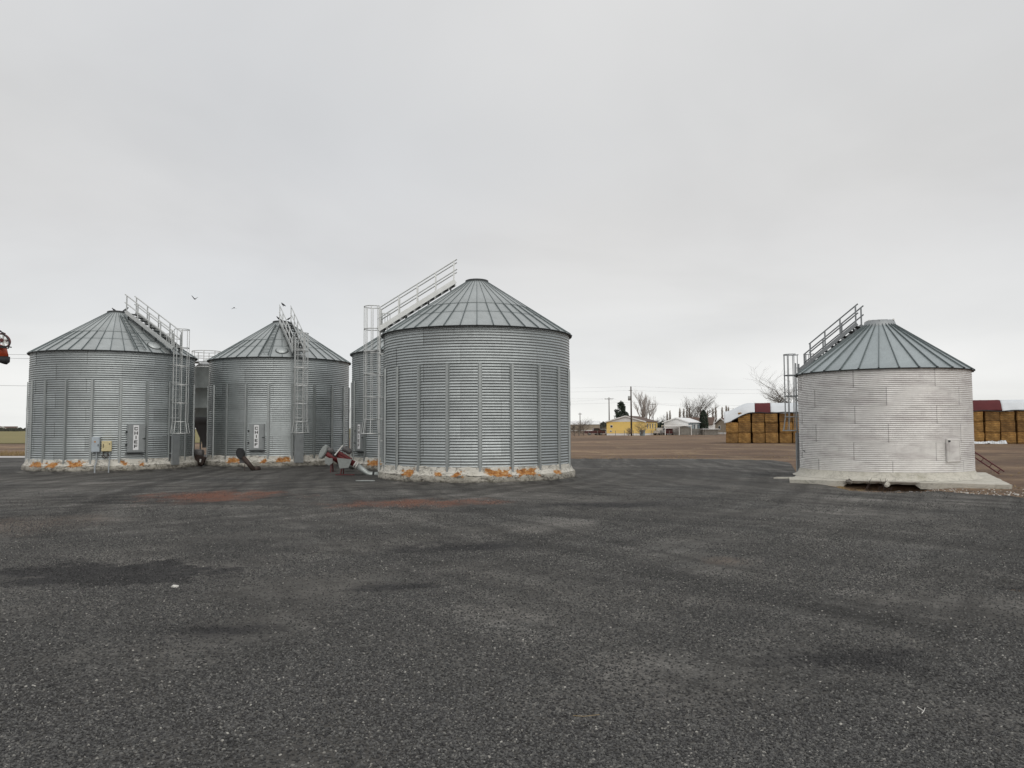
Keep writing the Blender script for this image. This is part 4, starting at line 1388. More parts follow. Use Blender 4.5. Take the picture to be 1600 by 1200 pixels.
wheel('pulley', pc, 0.15, 0.017, 7, 'dark_red_paint', tall, R(30))
gd = MB()
gd.tube([pc + Vector((-0.30, -0.03, 0.22)), pc + Vector((-0.02, -0.03, 0.17)), pc + Vector((0.12, -0.03, 0.03)), pc + Vector((0.155, -0.03, -0.08)), pc + Vector((0.13, -0.03, -0.15)), pc + Vector((-0.06, -0.03, -0.12)), pc + Vector((-0.3, -0.03, -0.02))], 0.012, 6)
gd.bar(pc + Vector((0.13, 0.02, -0.12)), pc + Vector((-0.3, 0.02, -0.06)), 0.10, 0.02)
gd.build('belt_guard', 'black_rubber', tall)
fr = MB()
fr.bar(pc + Vector((-0.34, 0, 0.30)), pc + Vector((0.05, 0, 0.12)), 0.02, 0.02)
fr.bar(foot * 0.35 + head * 0.65 + Vector((0, 0, -0.1)), Vector((-3.4, 0.8, 0.35)), 0.06, 0.06)
fr.bar(foot * 0.35 + head * 0.65 + Vector((0, 0, -0.1)), Vector((-3.4, -0.8, 0.35)), 0.06, 0.06)
fr.bar(Vector((-3.4, -0.9, 0.35)), Vector((-3.4, 0.9, 0.35)), 0.07, 0.07)
fr.build('undercarriage', 'dark_red_paint', tall)
for s in (-1, 1):
    wh = MB().tube([(-3.4, s * 0.95 - 0.09, 0.34), (-3.4, s * 0.95 + 0.09, 0.34)], 0.34, 20).build('wheel', 'black_rubber', tall)
    MB().tube([(-3.4, s * 0.95 - 0.1, 0.34), (-3.4, s * 0.95 + 0.1, 0.34)], 0.18, 14).build('rim', 'white_plastic', wh)

# hopper tank seen in the gap between the two left bins
HD = 62.0
o0 = at(321, HD)
tk = thing('hopper_tank', 'narrow grey hopper tank with roof railing, seen between two left bins', 'tank', o0)
rT = 0.86
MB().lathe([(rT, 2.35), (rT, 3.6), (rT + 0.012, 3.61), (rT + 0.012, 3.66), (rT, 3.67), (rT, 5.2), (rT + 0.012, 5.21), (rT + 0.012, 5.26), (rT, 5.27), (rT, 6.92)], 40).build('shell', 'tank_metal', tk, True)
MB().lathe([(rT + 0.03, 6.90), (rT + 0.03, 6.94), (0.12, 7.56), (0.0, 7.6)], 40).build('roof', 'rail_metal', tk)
MB().lathe([(rT, 2.36), (0.2, 0.75), (0.2, 0.45)], 32).build('hopper', 'black_rubber', tk, True)  # black colour stands in for the shade below the tank
MB().lathe([(rT + 0.02, 2.9), (rT + 0.02, 2.34), (rT * 0.99, 2.33)], 32).build('skirt', 'black_rubber', tk, True)  # added dark band, shade painted around the top of the hopper
for k in range(4):
    an = R(45 + 90 * k)
    MB().bar((rT * cos(an), rT * sin(an), 2.5), (rT * cos(an), rT * sin(an), 0.0), 0.08, 0.08).build('leg', 'dark_trim', tk)
ra = MB()
for zz in (7.75, 8.2):
    ra.tube([(1.1 * cos(2 * pi * k / 30), 1.1 * sin(2 * pi * k / 30), zz) for k in range(31)], 0.03, 5, False)
ra = ra.build('railing', 'rail_metal', tk)
for k in range(8):
    an = 2 * pi * k / 8 + 0.2
    MB().bar((1.1 * cos(an), 1.1 * sin(an), 8.2), (1.1 * cos(an), 1.1 * sin(an), 7.3), 0.05, 0.05, (0, 1, 0)).build('post', 'rail_metal', ra)
MB().lathe([(rT, 7.28), (1.14, 7.28), (1.14, 7.33), (rT * 0.7, 7.33)], 30).build('platform', 'panel_metal', tk)

# red ladder-like frame leaning on the back of the pale bin
lr = thing('red_ladder', 'dark red ladder propped against the right side of the pale bin', 'ladder', at(1562, 31.5))
o0 = at(1562, 31.5)
pa, pb = at(1562, 31.5, 739) - o0, at(1512, 32.8, 705) - o0
sd = Vector((0.03, -0.06, 0.075))
rl_ = MB()
rl_.bar(pa + sd, pb + sd, 0.04, 0.045)
rl_.bar(pa - sd, pb - sd, 0.04, 0.045)
rl_ = rl_.build('rail', 'dark_red_paint', lr)
for k in range(4):
    c_ = pa + (pb - pa) * (0.10 + 0.25 * k)
    MB().bar(c_ - sd, c_ + sd, 0.022, 0.022, (1, 0, 0)).build('rung', 'dark_red_paint', rl_)

# ------------------------------------------------------------------ hay stack
HS0, HS1 = Vector((25.7, 92.7, 0)), Vector((56.0, 84.0, 0))
hdir = (HS1 - HS0).normalized()
hnor = Vector((-hdir.y, hdir.x, 0))
hrz = math.atan2(hdir.y, hdir.x)
PW, BH, BL = 1.46, 1.22, 2.4
import bmesh


def bale_mesh(seed):
    rnd = random.Random(seed)
    bm = bmesh.new()
    bmesh.ops.create_cube(bm, size=1.0)
    bmesh.ops.scale(bm, vec=(PW - 0.06, BL, BH + 0.005), verts=bm.verts)
    bmesh.ops.bevel(bm, geom=bm.edges[:], offset=0.045, segments=2, affect='EDGES')
    bmesh.ops.subdivide_edges(bm, edges=[e_ for e_ in bm.edges if e_.calc_length() > 0.5], cuts=3, use_grid_fill=True)
    for v_ in bm.verts:
        c_ = v_.co
        v_.co += Vector((0.05 * fbm(c_.y * 2, c_.z * 2, 1.0, 2, seed), 0.05 * fbm(c_.x * 2, c_.z * 2.5, 1.0, 3, seed + 5), 0.025 * fbm(c_.x * 2, c_.y * 2, 1, 2, seed + 9)))
    me = bpy.data.meshes.new('hay_bale')
    bm.to_mesh(me)
    bm.free()
    me.materials.append(MATS['hay'])
    return me


bales = [bale_mesh(s) for s in range(5)]
strm = MB()
for s in (-0.48, -0.24, 0.0, 0.24, 0.48):
    strm.bar((-PW / 2 + 0.08, -BL / 2 - 0.012, s), (PW / 2 - 0.08, -BL / 2 - 0.012, s), 0.012, 0.02)
strm = strm.mesh('twine', 'rusty_brown')
ORD = ['first', 'second', 'third', 'fourth', 'fifth', 'sixth', 'seventh', 'eighth', 'ninth', 'tenth', 'eleventh', 'twelfth', 'thirteenth', 'fourteenth', 'fifteenth',
       'sixteenth', 'seventeenth', 'eighteenth', 'nineteenth', 'twentieth', 'twenty-first', 'twenty-second', 'twenty-third', 'twenty-fourth', 'twenty-fifth', 'twenty-sixth', 'twenty-seventh', 'twenty-eighth']
ROWN = ['bottom', 'middle', 'top']
rnd = random.Random(21)
xoff = 0.0
COLX = []
for c in range(28):
    xoff += PW + (0.13 if c % 2 == 0 and c else 0.0) + rnd.uniform(0, 0.03)
    COLX.append(xoff - PW / 2)
    for r_ in range(3):
        if c == 0 and r_ == 2:
            continue
        base_ = HS0 + hdir * COLX[-1] + hnor * (BL / 2 + rnd.uniform(-0.12, 0.12)) + hdir * rnd.uniform(-0.03, 0.03)
        o = put('hay_bale', bales[(c * 3 + r_ * 2) % 5], None, base_ + Vector((0, 0, BH * r_ + BH / 2)), hrz + rnd.uniform(-0.02, 0.02))
        tag(o, '%s-row golden hay bale, %s column from left end of the tarped stack' % (ROWN[r_], ORD[c]), 'hay bale', 'hay bales in the tarped stack')
        put('twine', strm, o)

hc = MB()
for c in range(27):
    for r_ in range(3):
        p_ = HS0 + hdir * ((COLX[c] + COLX[c + 1]) / 2) + hnor * (BL * 1.5 + 0.08)
        hc.box((p_.x, p_.y, BH * (r_ + 0.5)), (PW, BL, BH - 0.01), Matrix.Rotation(hrz, 3, 'Z'))
tag(hc.build('inner_hay', 'hay'), 'shaded hay behind the front bales of the stack, seen through the gaps', 'hay', kind='stuff')

# tarps over the top tier of the stack
TZ = 3 * BH


def tarp(name, x0, x1, mat, label, left_drop=False, seed=0.0, zt=1.18):
    """a draped cover: front fold, top, back fold, closed underneath"""
    prof = [(-0.08, TZ - 0.08), (-0.03, TZ + 0.05), (0.28, TZ + zt * 0.62), (0.55, TZ + zt * 0.95), (1.2, TZ + zt), (2.6, TZ + zt * 1.02), (4.3, TZ + zt * 0.98), (4.9, TZ + zt * 0.5), (5.0, TZ - 0.3), (2.5, TZ + 0.04)]
    n = max(8, int((x1 - x0) / 0.22))
    vs_, fs = [], []
    for k in range(n + 1):
        x = x0 + (x1 - x0) * k / n
        for j, (d_, z) in enumerate(prof):
            wr = 0.07 * fbm(x * 1.1, z * 1.5 + d_, 1.0, 3, seed) + (0.05 * sin(x * 4.2 + z * 2) if j in (1, 2) else 0)
            zz = z + wr * 0.5
            if j in (0, 1):
                zz += 0.06 * sin(x * 2.1 + seed)
            if left_drop:
                q_ = smooth01((x - x0) / 3.0)
                zz = zz - (1 - q_) * (1.25 if j < 2 or j == 9 else 1.05)
            p_ = HS0 + hdir * x + hnor * (d_ + wr)
            vs_.append((p_.x, p_.y, zz))
    m_ = len(prof)
    for k in range(n):
        for j in range(m_):
            j2 = (j + 1) % m_
            fs.append((k * m_ + j, (k + 1) * m_ + j, (k + 1) * m_ + j2, k * m_ + j2))
    fs.append(tuple(range(m_)))
    fs.append(tuple(n * m_ + j for j in range(m_ - 1, -1, -1)))
    me = MB().add(vs_, fs)
    return tag(me.build(name, mat, None, True), label, 'tarp', 'tarps on the hay stack')


def hx_at(px):
    """distance along the stack front seen at picture column px"""
    tt = (px - 800) / 1200
    return (tt * HS0.y - HS0.x) / (hdir.x - tt * hdir.y)


xr0, xr1 = hx_at(1179), hx_at(1203.5)
tarp('tarp', -0.15, xr0, 'tarp_white', 'white tarp sagging over the left end of the hay stack', True, 1.0)
tarp('tarp', xr0 + 0.02, xr1, 'tarp_red', 'short dark red tarp section between white tarps on the hay stack', False, 2.0, 1.14)
tarp('tarp', xr1 + 0.02, hx_at(1330), 'tarp_white', 'white tarp on the hay stack just left of the pale bin', False, 3.0, 1.12)
tarp('tarp', hx_at(1330) + 0.02, hx_at(1565), 'tarp_red', 'long dark red tarp on the hay stack right of the pale bin', False, 4.0)
tarp('tarp', hx_at(1565) + 0.02, 42.0, 'tarp_white', 'white tarp on the hay stack at right picture edge', False, 5.0)
bl = MB()
for k in range(28 * 6):
    x = 0.8 + k * 0.24
    if x > 41.5:
        break
    dz = 0.05 * sin(x * 2.1)
    p_ = HS0 + hdir * x + hnor * (-0.13)
    q_ = HS0 + hdir * (x + 0.25) + hnor * (-0.13)
    za = TZ - 0.06 + dz - (1 - smooth01((x + 0.15) / 3.0)) * 1.25
    zb = TZ - 0.06 + 0.05 * sin((x + 0.24) * 2.1) - (1 - smooth01((x + 0.39) / 3.0)) * 1.25
    bl.bar((p_.x, p_.y, za), (q_.x, q_.y, zb), 0.05, 0.10)
tag(bl.build('tarp_strap', 'black_rubber'), 'black strap along the lower edge of the tarps', 'strap')
q = HS0 + hdir * hx_at(1538) - hnor * 0.7
ls = MB()
for k in range(22):
    ls.box((q.x + (k - 14) * 0.22, q.y - (k - 14) * 0.06, 0.10 + 0.05 * sin(k)), (0.3, 0.5, 0.20 + 0.12 * sin(k * 0.7) ** 2 + (0.1 if k > 15 else 0)), Matrix.Rotation(0.2 * sin(k * 1.7), 3, 'X'), 0.6)
tag(ls.build('plastic_sheet', 'tarp_white'), 'crumpled white sheet lying at foot of hay stack right of pale bin', 'plastic sheet')

# ------------------------------------------------------------------ utility poles and wires
POLE_TOPS = {}


def pole(key, px, depth, ytop, label, arm=0.0, lean=0.0, arm_z=0.6, transformer=False, r_=0.16):
    base_ = at(px, depth)
    top = at(px, depth, ytop).z
    g = thing('utility_pole', label, 'utility pole', base_, 0.0, 'utility poles')
    MB().tube([(0, 0, -0.3), (lean, 0, top)], [r_, r_ * 0.62], 10).build('pole', 'pole_wood', g, True)
    if arm:
        MB().bar((lean - arm / 2, 0, top - arm_z), (lean + arm / 2, 0, top - arm_z), 0.12, 0.14).build('crossarm', 'pole_wood', g)
        for s in (-0.46, -0.16, 0.16, 0.46):
            MB().tube([(lean + s * arm, 0, top - arm_z + 0.07), (lean + s * arm, 0, top - arm_z + 0.28)], 0.05, 6).build('insulator', 'transformer_grey', g)
    if transformer:
        MB().tube([(-0.42, -0.1, top - 3.2), (-0.42, -0.1, top - 2.2)], 0.3, 12).build('transformer', 'transformer_grey', g, True)
        MB().bar((-0.5, 0, top - 0.9), (0.3, 0, top - 0.9), 0.1, 0.1).build('crossarm', 'pole_wood', g)
    POLE_TOPS[key] = Vector((base_.x + lean, base_.y, top))
    return g


pole('a', 986, 176, 604, 'tall dark utility pole with transformer in front of the yellow house', transformer=True, r_=0.22)
pole('b', 951.5, 235, 621, 'grey utility pole with a wide crossarm left of the dark evergreen', arm=2.6, arm_z=0.5, r_=0.2)
pole('c', 1020, 290, 629, 'utility pole with a crossarm right of the bare pale tree', arm=2.4, arm_z=0.8, r_=0.2)
pole('d', 906, 330, 645, 'short distant utility pole beyond the bare shrubs', arm=1.6, arm_z=0.6, r_=0.22)
pole('e', -160, 64, 540, 'utility pole outside the left picture edge carrying the wires', arm=2.2, arm_z=0.4)
pole('f', 168, 52, 556, 'utility pole standing hidden behind the leftmost bin', arm=1.6, arm_z=0.4)


def wire(a_, b_, sag, label, r_=0.018, n=16):
    a_, b_ = Vector(a_), Vector(b_)
    pts = []
    for k in range(n + 1):
        s_ = k / n
        p_ = a_.lerp(b_, s_)
        p_.z -= sag * 4 * s_ * (1 - s_)
        pts.append(p_)
    tag(MB().tube(pts, r_, 4).build('power_line', 'wire_black'), label, 'power line', 'overhead power lines')


T = POLE_TOPS
pe, pf = T['e'], T['f']
wire((pe.x, pe.y, at(-160, 64, 548).z), at(170, 52, 553), 0.15, 'upper of the close pair of wires left of the leftmost bin', 0.009)
wire((pe.x, pe.y, at(-160, 64, 553).z), at(170, 52, 560), 0.15, 'lower of the close pair of wires left of the leftmost bin', 0.009)
wire(at(-160, 64, 599), at(170, 52, 604), 0.05, 'lowest wire left of the leftmost bin', 0.009)
for i, (dz, lb) in enumerate(((0.05, 'top'), (-0.85, 'second'), (-3.6, 'lower'))):
    wire(T['a'] + Vector((0, 0, dz)), at(1420, 150, 606 - dz * 7), 0.6, '%s wire running right from the tall transformer pole' % lb, 0.008)
    wire(T['a'] + Vector((0, 0, dz)), at(700, 190, 602 - dz * 7), 0.6, '%s wire running left from the tall transformer pole' % lb, 0.008)
for s, lb in ((-1.2, 'left-hand'), (1.2, 'right-hand')):
    wire(T['b'] + Vector((s, 0, -0.3)), T['c'] + Vector((s * 0.9, 0, -0.6)), 1.2, '%s wire between the two crossarm poles' % lb, 0.009)
    wire(T['b'] + Vector((s, 0, -0.3)), at(760, 190, 610 + s * 6), 1.2, '%s wire leading left from the wide crossarm pole' % lb, 0.009)
    wire(T['c'] + Vector((s * 0.9, 0, -0.6)), at(1420, 330, 634 + s), 2.0, '%s wire leading right from the pole by the pale tree' % lb, 0.012)

# ------------------------------------------------------------------ houses
def gable_house(name, label, loc, rz, w_, L, hw, hp, wall, roof, trim='house_white', ov=0.35, skirt=0.5, skirt_mat='house_white', cat='house'):
    """local frame: gable end centred at y = 0 facing -Y, house runs to +Y"""
    g = thing(name, label, cat, loc, rz)
    mb = MB()
    prof = [(-w_ / 2, skirt), (w_ / 2, skirt), (w_ / 2, hw), (0, hp), (-w_ / 2, hw)]
    mb.prism(prof, (0, L, 0))
    mb.build('wall', wall, g)
    MB().box((0, L / 2, skirt / 2), (w_ - 0.06, L - 0.06, skirt)).build('skirting', skirt_mat, g)
    sl = (hp - hw) / (w_ / 2)
    r_ = MB()
    for s in (-1, 1):
        a_ = Vector((0, -ov, hp + 0.10))
        b_ = Vector((s * (w_ / 2 + ov), -ov, hw - ov * sl + 0.10))
        n_ = Vector((0, L + 2 * ov, 0))
        th = Vector((0, 0, 0.13))
        r_.add([a_, b_, b_ + n_, a_ + n_, a_ + th, b_ + th, b_ + n_ + th, a_ + n_ + th],
               [(0, 1, 2, 3), (7, 6, 5, 4), (0, 4, 5, 1), (1, 5, 6, 2), (2, 6, 7, 3), (3, 7, 4, 0)])
    rf = r_.build('roof', roof, g)
    t_ = MB()
    for s in (-1, 1):
        t_.bar((0, -ov - 0.03, hp + 0.10), (s * (w_ / 2 + ov), -ov - 0.03, hw - ov * sl + 0.10), 0.05, 0.26)
    t_.build('fascia', trim, rf)
    return g


def window(parent, c_, sz, face='-y', frame='house_white'):
    w_, h_ = sz
    x, y, z = c_
    if face == '-y':
        f_ = MB().box((x, y - 0.03, z), (w_ + 0.16, 0.06, h_ + 0.16)).build('window', frame, parent)
        MB().box((x, y - 0.065, z), (w_, 0.02, h_)).build('pane', 'glass_dark', f_)
    else:
        f_ = MB().box((x + 0.03, y, z), (0.06, w_ + 0.16, h_ + 0.16)).build('window', frame, parent)
        MB().box((x + 0.065, y, z), (0.02, w_, h_)).build('pane', 'glass_dark', f_)


q = at(977, 181)
yh = gable_house('yellow_house', 'yellow single-storey house with white gable trim and brown roof', q, R(-22), 9.2, 14.5, 3.15, 4.45, 'house_yellow', 'roof_brown')
MB().prism([(-4.1, 3.22), (4.1, 3.22), (0, 4.38)], (0, -0.05, 0)).build('gable_panel', 'house_white', yh)
window(yh, (-3.4, 0, 2.15), (0.5, 0.45))
window(yh, (-3.55, 0, 1.0), (0.3, 0.25))
for yy in (2.5, 5.5, 8.5, 11.5):
    window(yh, (4.6, yy, 2.2), (0.9, 1.1), '+x')
q = at(1056, 189)
bh = gable_house('pale_blue_house', 'grey-blue house with bright white metal roof and white gable', q, R(-25), 6.2, 15.0, 3.0, 4.05, 'house_blue', 'roof_white')
MB().prism([(-3.0, 0.5), (3.0, 0.5), (3.0, 2.95), (0, 3.95), (-3.0, 2.95)], (0, -0.05, 0)).build('gable_panel', 'house_white', bh)
for yy in (2.5, 6.0, 10.5):
    window(bh, (3.1, yy, 2.0), (0.9, 1.1), '+x')
MB().box((3.16, 8.2, 1.6), (0.08, 1.0, 2.1)).build('door', 'house_white', bh)
# carport in front of it
q = at(1059, 184)
cp = thing('carport', 'white-roofed open carport in front of the grey-blue house', 'carport', q)
MB().box((0, 2.0, 2.25), (6.4, 4.5, 0.22)).build('roof', 'roof_white', cp)
for x in (-3.1, 0.2, 3.1):
    MB().box((x, -0.1, 1.1), (0.14, 0.14, 2.2)).build('post', 'house_white', cp)
for x in (-3.1, 3.1):
    MB().box((x, 4.1, 1.1), (0.14, 0.14, 2.2)).build('post', 'house_white', cp)
MB().box((1.7, 0.25, 0.95), (2.7, 0.08, 1.8)).build('screen', 'fence_grey', cp)
q = at(1110, 183)
sh = thing('low_shed', 'low dark shed with a flat white roof beside the hay stack', 'shed', q)
MB().box((0, 1.2, 1.42), (4.0, 3.2, 0.12)).build('roof', 'roof_white', sh)
MB().box((0.1, 1.3, 0.66), (3.2, 2.4, 1.32)).build('wall', 'fence_grey', sh)
for x in (-1.85, 1.85):
    MB().box((x, -0.2, 0.68), (0.12, 0.12, 1.36)).build('post', 'fence_grey', sh)
q = at(1127, 205)
th_ = gable_house('tan_house', 'small tan house with brown roof behind the left end of the hay stack', q, R(-70), 6.0, 7.0, 2.7, 4.1, 'house_tan', 'roof_brown')
window(th_, (-1.0, 0, 1.7), (0.8, 0.9))
q = at(1115, 230)
gable_house('orange_roof_house', 'distant house with orange-brown roof right of the dark clipped tree', q, R(65), 6.0, 8.0, 2.6, 4.6, 'house_white', 'roof_brown')
q = at(936, 400)
gable_house('far_shed', 'far pale shed beyond the field left of the yellow house', q, R(80), 7.0, 16.0, 3.4, 5.0, 'house_tan', 'roof_white', cat='shed')
for i, (px, d, lb) in enumerate(((4, 900, 'tiny white house on the horizon at the left picture edge'), (16, 1000, 'tiny white house on the horizon beside the leftmost bin'), (28, 950, 'tiny pale house on the horizon touching the leftmost bin outline'))):
    gable_house('far_house', lb, at(px, d), R(70 + 20 * i), 9, 14, 3.2, 5.5, 'house_white', 'roof_brown', skirt=0.3)

# plank fence and net fence posts before the houses
fn = thing('plank_fence', 'grey plank fence between the carport and the low shed', 'fence', at(1075, 186))
o0 = at(1075, 186)
x0, x1 = at(1074, 186).x - o0.x, at(1099, 186).x - o0.x
pkm = MB().box((0, 0, 0.75), (0.27, 0.03, 1.5)).mesh('plank', 'fence_grey')
k = 0
x = x0
while x < x1:
    put('plank', pkm, fn, (x, 0.02 * sin(k * 3.1), 0.05 * sin(k * 1.7)))
    x += 0.31
    k += 1
MB().bar((x0, 0.06, 1.2), (x1, 0.06, 1.2), 0.05, 0.1).build('rail', 'fence_grey', fn)
fn = thing('wire_fence', 'thin post and wire fence along the near edge of the house lots', 'fence', at(960, 172))
o0 = at(960, 172)
pm_ = MB().box((0, 0, 0.6), (0.09, 0.09, 1.2)).mesh('post', 'fence_grey')
for k in range(17):
    q = at(905 + k * 14, 172) - o0
    put('post', pm_, fn, q)
for zz in (0.5, 0.9, 1.15):
    MB().bar(at(905, 172) - o0 + Vector((0, 0, zz)), at(905 + 16 * 14, 172) - o0 + Vector((0, 0, zz)), 0.02, 0.02).build('wire', 'fence_grey', fn)
bx_ = thing('trash_bin', 'blue-grey upright bin by the yellow house corner', 'trash bin', at(1003, 172.5))
MB().box((0, 0, 0.62), (1.0, 0.8, 1.2), None, 1.1).build('body', 'house_blue', bx_)
MB().box((0, 0, 1.27), (1.16, 0.95, 0.08)).build('lid', 'house_blue', bx_)


def car(label, loc, rz, mat, truck=False):
    g = thing('parked_car', label, 'car', loc, rz, 'cars by the houses')
    prof = [(-2.2, 0.35), (2.2, 0.35), (2.25, 0.75), (1.2, 0.95), (0.75, 1.5), (-0.9, 1.5), (-1.5, 0.98), (-2.25, 0.9)]
    if truck:
        prof = [(-2.6, 0.45), (2.5, 0.45), (2.55, 0.95), (1.4, 1.1), (0.95, 1.75), (-0.4, 1.75), (-0.5, 1.05), (-2.65, 1.05)]
    MB().prism(prof, (0, 1.7, 0), (0, -0.85, 0)).build('body', mat, g)
    gl = [(0.95, 0.98), (0.65, 1.42), (-0.85, 1.42), (-1.25, 1.0)] if not truck else [(1.1, 1.15), (0.82, 1.66), (-0.33, 1.66), (-0.38, 1.12)]
    MB().prism(gl, (0, 1.72, 0), (0, -0.86, 0)).build('window', 'glass_dark', g)
    for x in (-1.4, 1.4):
        for s in (-1, 1):
            w2 = MB().tube([(x, s * 0.78 - 0.1, 0.33), (x, s * 0.78 + 0.1, 0.33)], 0.33, 14).build('wheel', 'black_rubber', g)
            MB().tube([(x, s * 0.78 - 0.11, 0.33), (x, s * 0.78 + 0.11, 0.33)], 0.18, 10).build('rim', 'transformer_grey', w2)
    return g


car('dark red car parked under the carport', at(1045, 186), R(75), 'car_dark_red')
car('dark low pickup truck parked left of the yellow house', at(929, 192), R(4), 'car_dark_red', True)
car('white car half hidden at the left wall of the yellow house', at(940, 196), R(10), 'car_white')
car('white pickup parked between the yellow and the grey-blue house', at(1031, 190), R(60), 'car_white', True)

# ------------------------------------------------------------------ trees and shrubs


def grow(seed, h, trunk_r, levels, nbr, upward, spread, len_k=0.62, start=0.25, wig=0.12):
    """recursive limbs; returns (thick limbs mesh, twig mesh)"""
    rnd = random.Random(seed)
    thick, thin = MB(), MB()

    def limb(p_, d, L, r_, lv):
        n = 4 if lv < 2 else 3
        pts, rs = [p_], [r_]
        dd = d.copy()
        q_ = p_.copy()
        for k in range(n):
            dd = (dd + Vector((rnd.uniform(-wig, wig), rnd.uniform(-wig, wig), rnd.uniform(-wig, wig) + upward * 0.08))).normalized()
            q_ = q_ + dd * (L / n)
            pts.append(q_.copy())
            rs.append(r_ * (1 - 0.62 * (k + 1) / n))
        (thick if lv < 2 else thin).tube(pts, rs, 6 if lv < 2 else 3, False)
        if lv >= levels:
            return
        nb = nbr if lv else nbr + 2
        for k in range(nb):
            s_ = start + (1 - start) * (k + rnd.random()) / nb
            i = min(n - 1, int(s_ * n))
            f_ = s_ * n - i
            bp_ = pts[i].lerp(pts[i + 1], f_)
            br_ = rs[i] * 0.62
            an = rnd.uniform(0, 2 * pi)
            side = Vector((cos(an), sin(an), 0))
            bd = (dd * (1 - spread) + side * spread + Vector((0, 0, upward * 0.35))).normalized()
            limb(bp_, bd, L * len_k * rnd.uniform(0.7, 1.15), max(br_, 0.012), lv + 1)
    limb(Vector((0, 0, -0.1)), Vector((0, 0, 1)), h * 0.55, trunk_r, 0)
    return thick, thin


def bare_tree(name, label, loc, seed, h, trunk_r, levels=4, nbr=4, upward=0.5, spread=0.55, mat='twig_grey', bark='bark', cat='tree', rz=0.0, **kw):
    g = thing(name, label, cat, loc, rz)
    a_, b_ = grow(seed, h, trunk_r, levels, nbr, upward, spread, **kw)
    a_.build('trunk', bark, g, True)
    b_.build('crown', mat, g)
    return g


bare_tree('bare_tree', 'large bare leafless tree behind the hay stack and the pale bin ladder', at(1243, 128), 17, 10.2, 0.34, 4, 5, 0.35, 0.60, 'twig_grey', 'bark', len_k=0.74, start=0.15)
bare_tree('bare_tree', 'pale bare birch-like tree behind the yellow house', at(1003, 212), 8, 12.5, 0.28, 4, 6, 0.9, 0.42, 'twig_light', 'twig_light', len_k=0.6)
bare_tree('bare_tree', 'slimmer pale bare tree right of the birch behind the yellow house', at(1012, 218), 9, 10.5, 0.22, 4, 5, 0.9, 0.42, 'twig_light', 'twig_light', len_k=0.6)
bare_tree('bare_tree', 'wide bare grey tree behind the grey-blue house', at(1096, 260), 12, 12.5, 0.35, 4, 6, 0.5, 0.55, 'twig_grey', len_k=0.66)
bare_tree('bare_tree', 'bare grey tree with fanned limbs left of the wide one', at(1081, 270), 13, 11.5, 0.3, 4, 5, 0.6, 0.5, 'twig_grey', len_k=0.66)
bare_tree('bare_tree', 'low bare tree between the yellow and the grey-blue house', at(1032, 205), 14, 5.5, 0.15, 4, 5, 0.3, 0.6, 'twig_grey', len_k=0.68)
for i, (px, d, h, sd, lb, mt) in enumerate(((912, 176, 4.6, 31, 'large bare dark shrub left of the dark pickup', 'twig_grey'), (904, 182, 4.0, 32, 'bare shrub next to the nearest bin outline', 'twig_tan'),
                                        (897, 170, 3.6, 33, 'bare shrub touching the right edge of the nearest bin', 'twig_grey'), (1001, 170, 3.9, 34, 'bare tan shrub against the yellow house wall', 'twig_tan'),
                                        (982, 171, 2.2, 35, 'low tan shrub at the foot of the transformer pole', 'twig_tan'), (948, 200, 2.6, 36, 'tan shrub behind the yellow house left corner', 'twig_tan'))):
    bare_tree('bare_shrub', lb, at(px, d), sd, h, 0.07, 3, 7, 0.3, 0.62, mt, 'bark', 'shrub', len_k=0.72, start=0.08)


def leaf_crown(mb, rnd, n, fn, size):
    for k in range(n):
        p_, s_ = fn(rnd)
        a_ = Vector((rnd.gauss(0, 1), rnd.gauss(0, 1), rnd.gauss(0, 1))).normalized()
        b_ = a_.orthogonal().normalized()
        sz = size * s_ * rnd.uniform(0.6, 1.3)
        mb.add([p_ + a_ * sz, p_ - a_ * sz * 0.5 + b_ * sz * 0.6, p_ - a_ * sz * 0.5 - b_ * sz * 0.6], [(0, 1, 2)])


def evergreen(name, label, loc, h, w_, seed, clip=False, n=5000):
    g = thing(name, label, 'tree', loc)
    rnd = random.Random(seed)
    MB().tube([(0, 0, -0.1), (0, 0, h * 0.9)], [w_ * 0.05, 0.03], 8).build('trunk', 'bark', g)
    mb = MB()
    lobes = []
    for k in range(46):
        z = h * (0.15 + 0.8 * rnd.random() ** 1.1)
        rr_ = w_ / 2 * (1 - z / h) ** 0.8 * rnd.uniform(0.35, 1.05)
        an = rnd.uniform(0, 2 * pi)
        lobes.append((Vector((rr_ * cos(an), rr_ * sin(an), z)), w_ * (0.05 + 0.09 * (1 - z / h))))

    def fn(r2):
        if clip:
            z = h * r2.random()
            rr_ = w_ / 2 * (math.sin(pi * min(1, (0.25 + z / h * 0.75))) ** 0.5) * math.sqrt(r2.uniform(0.5, 1))
            an = r2.uniform(0, 2 * pi)
            return Vector((rr_ * cos(an), rr_ * sin(an), z)), 1.0
        if r2.random() < 0.25:
            z = h * r2.random()
            rr_ = w_ / 2 * (1 - z / h) * math.sqrt(r2.random()) * 0.7
            an = r2.uniform(0, 2 * pi)
            return Vector((rr_ * cos(an), rr_ * sin(an), z)), 1.0
        c_, s_ = r2.choice(lobes)
        v_ = Vector((r2.gauss(0, 1), r2.gauss(0, 1), r2.gauss(0, 0.8))).normalized() * s_ * r2.random() ** 0.4
        return c_ + v_, 1.0
    leaf_crown(mb, rnd, n, fn, 0.22)
    mb.build('crown', 'evergreen', g)


evergreen('evergreen_tree', 'dark green conifer rising behind the yellow house', at(970, 215), 9.3, 8.2, 3)
evergreen('clipped_evergreen', 'dark clipped upright evergreen beside the grey-blue house', at(1099, 200), 6.3, 2.4, 4, True, 3500)
evergreen('clipped_evergreen', 'dark evergreen shrub left of the grey-blue house', at(1035, 200), 3.4, 2.6, 6, True, 1500)

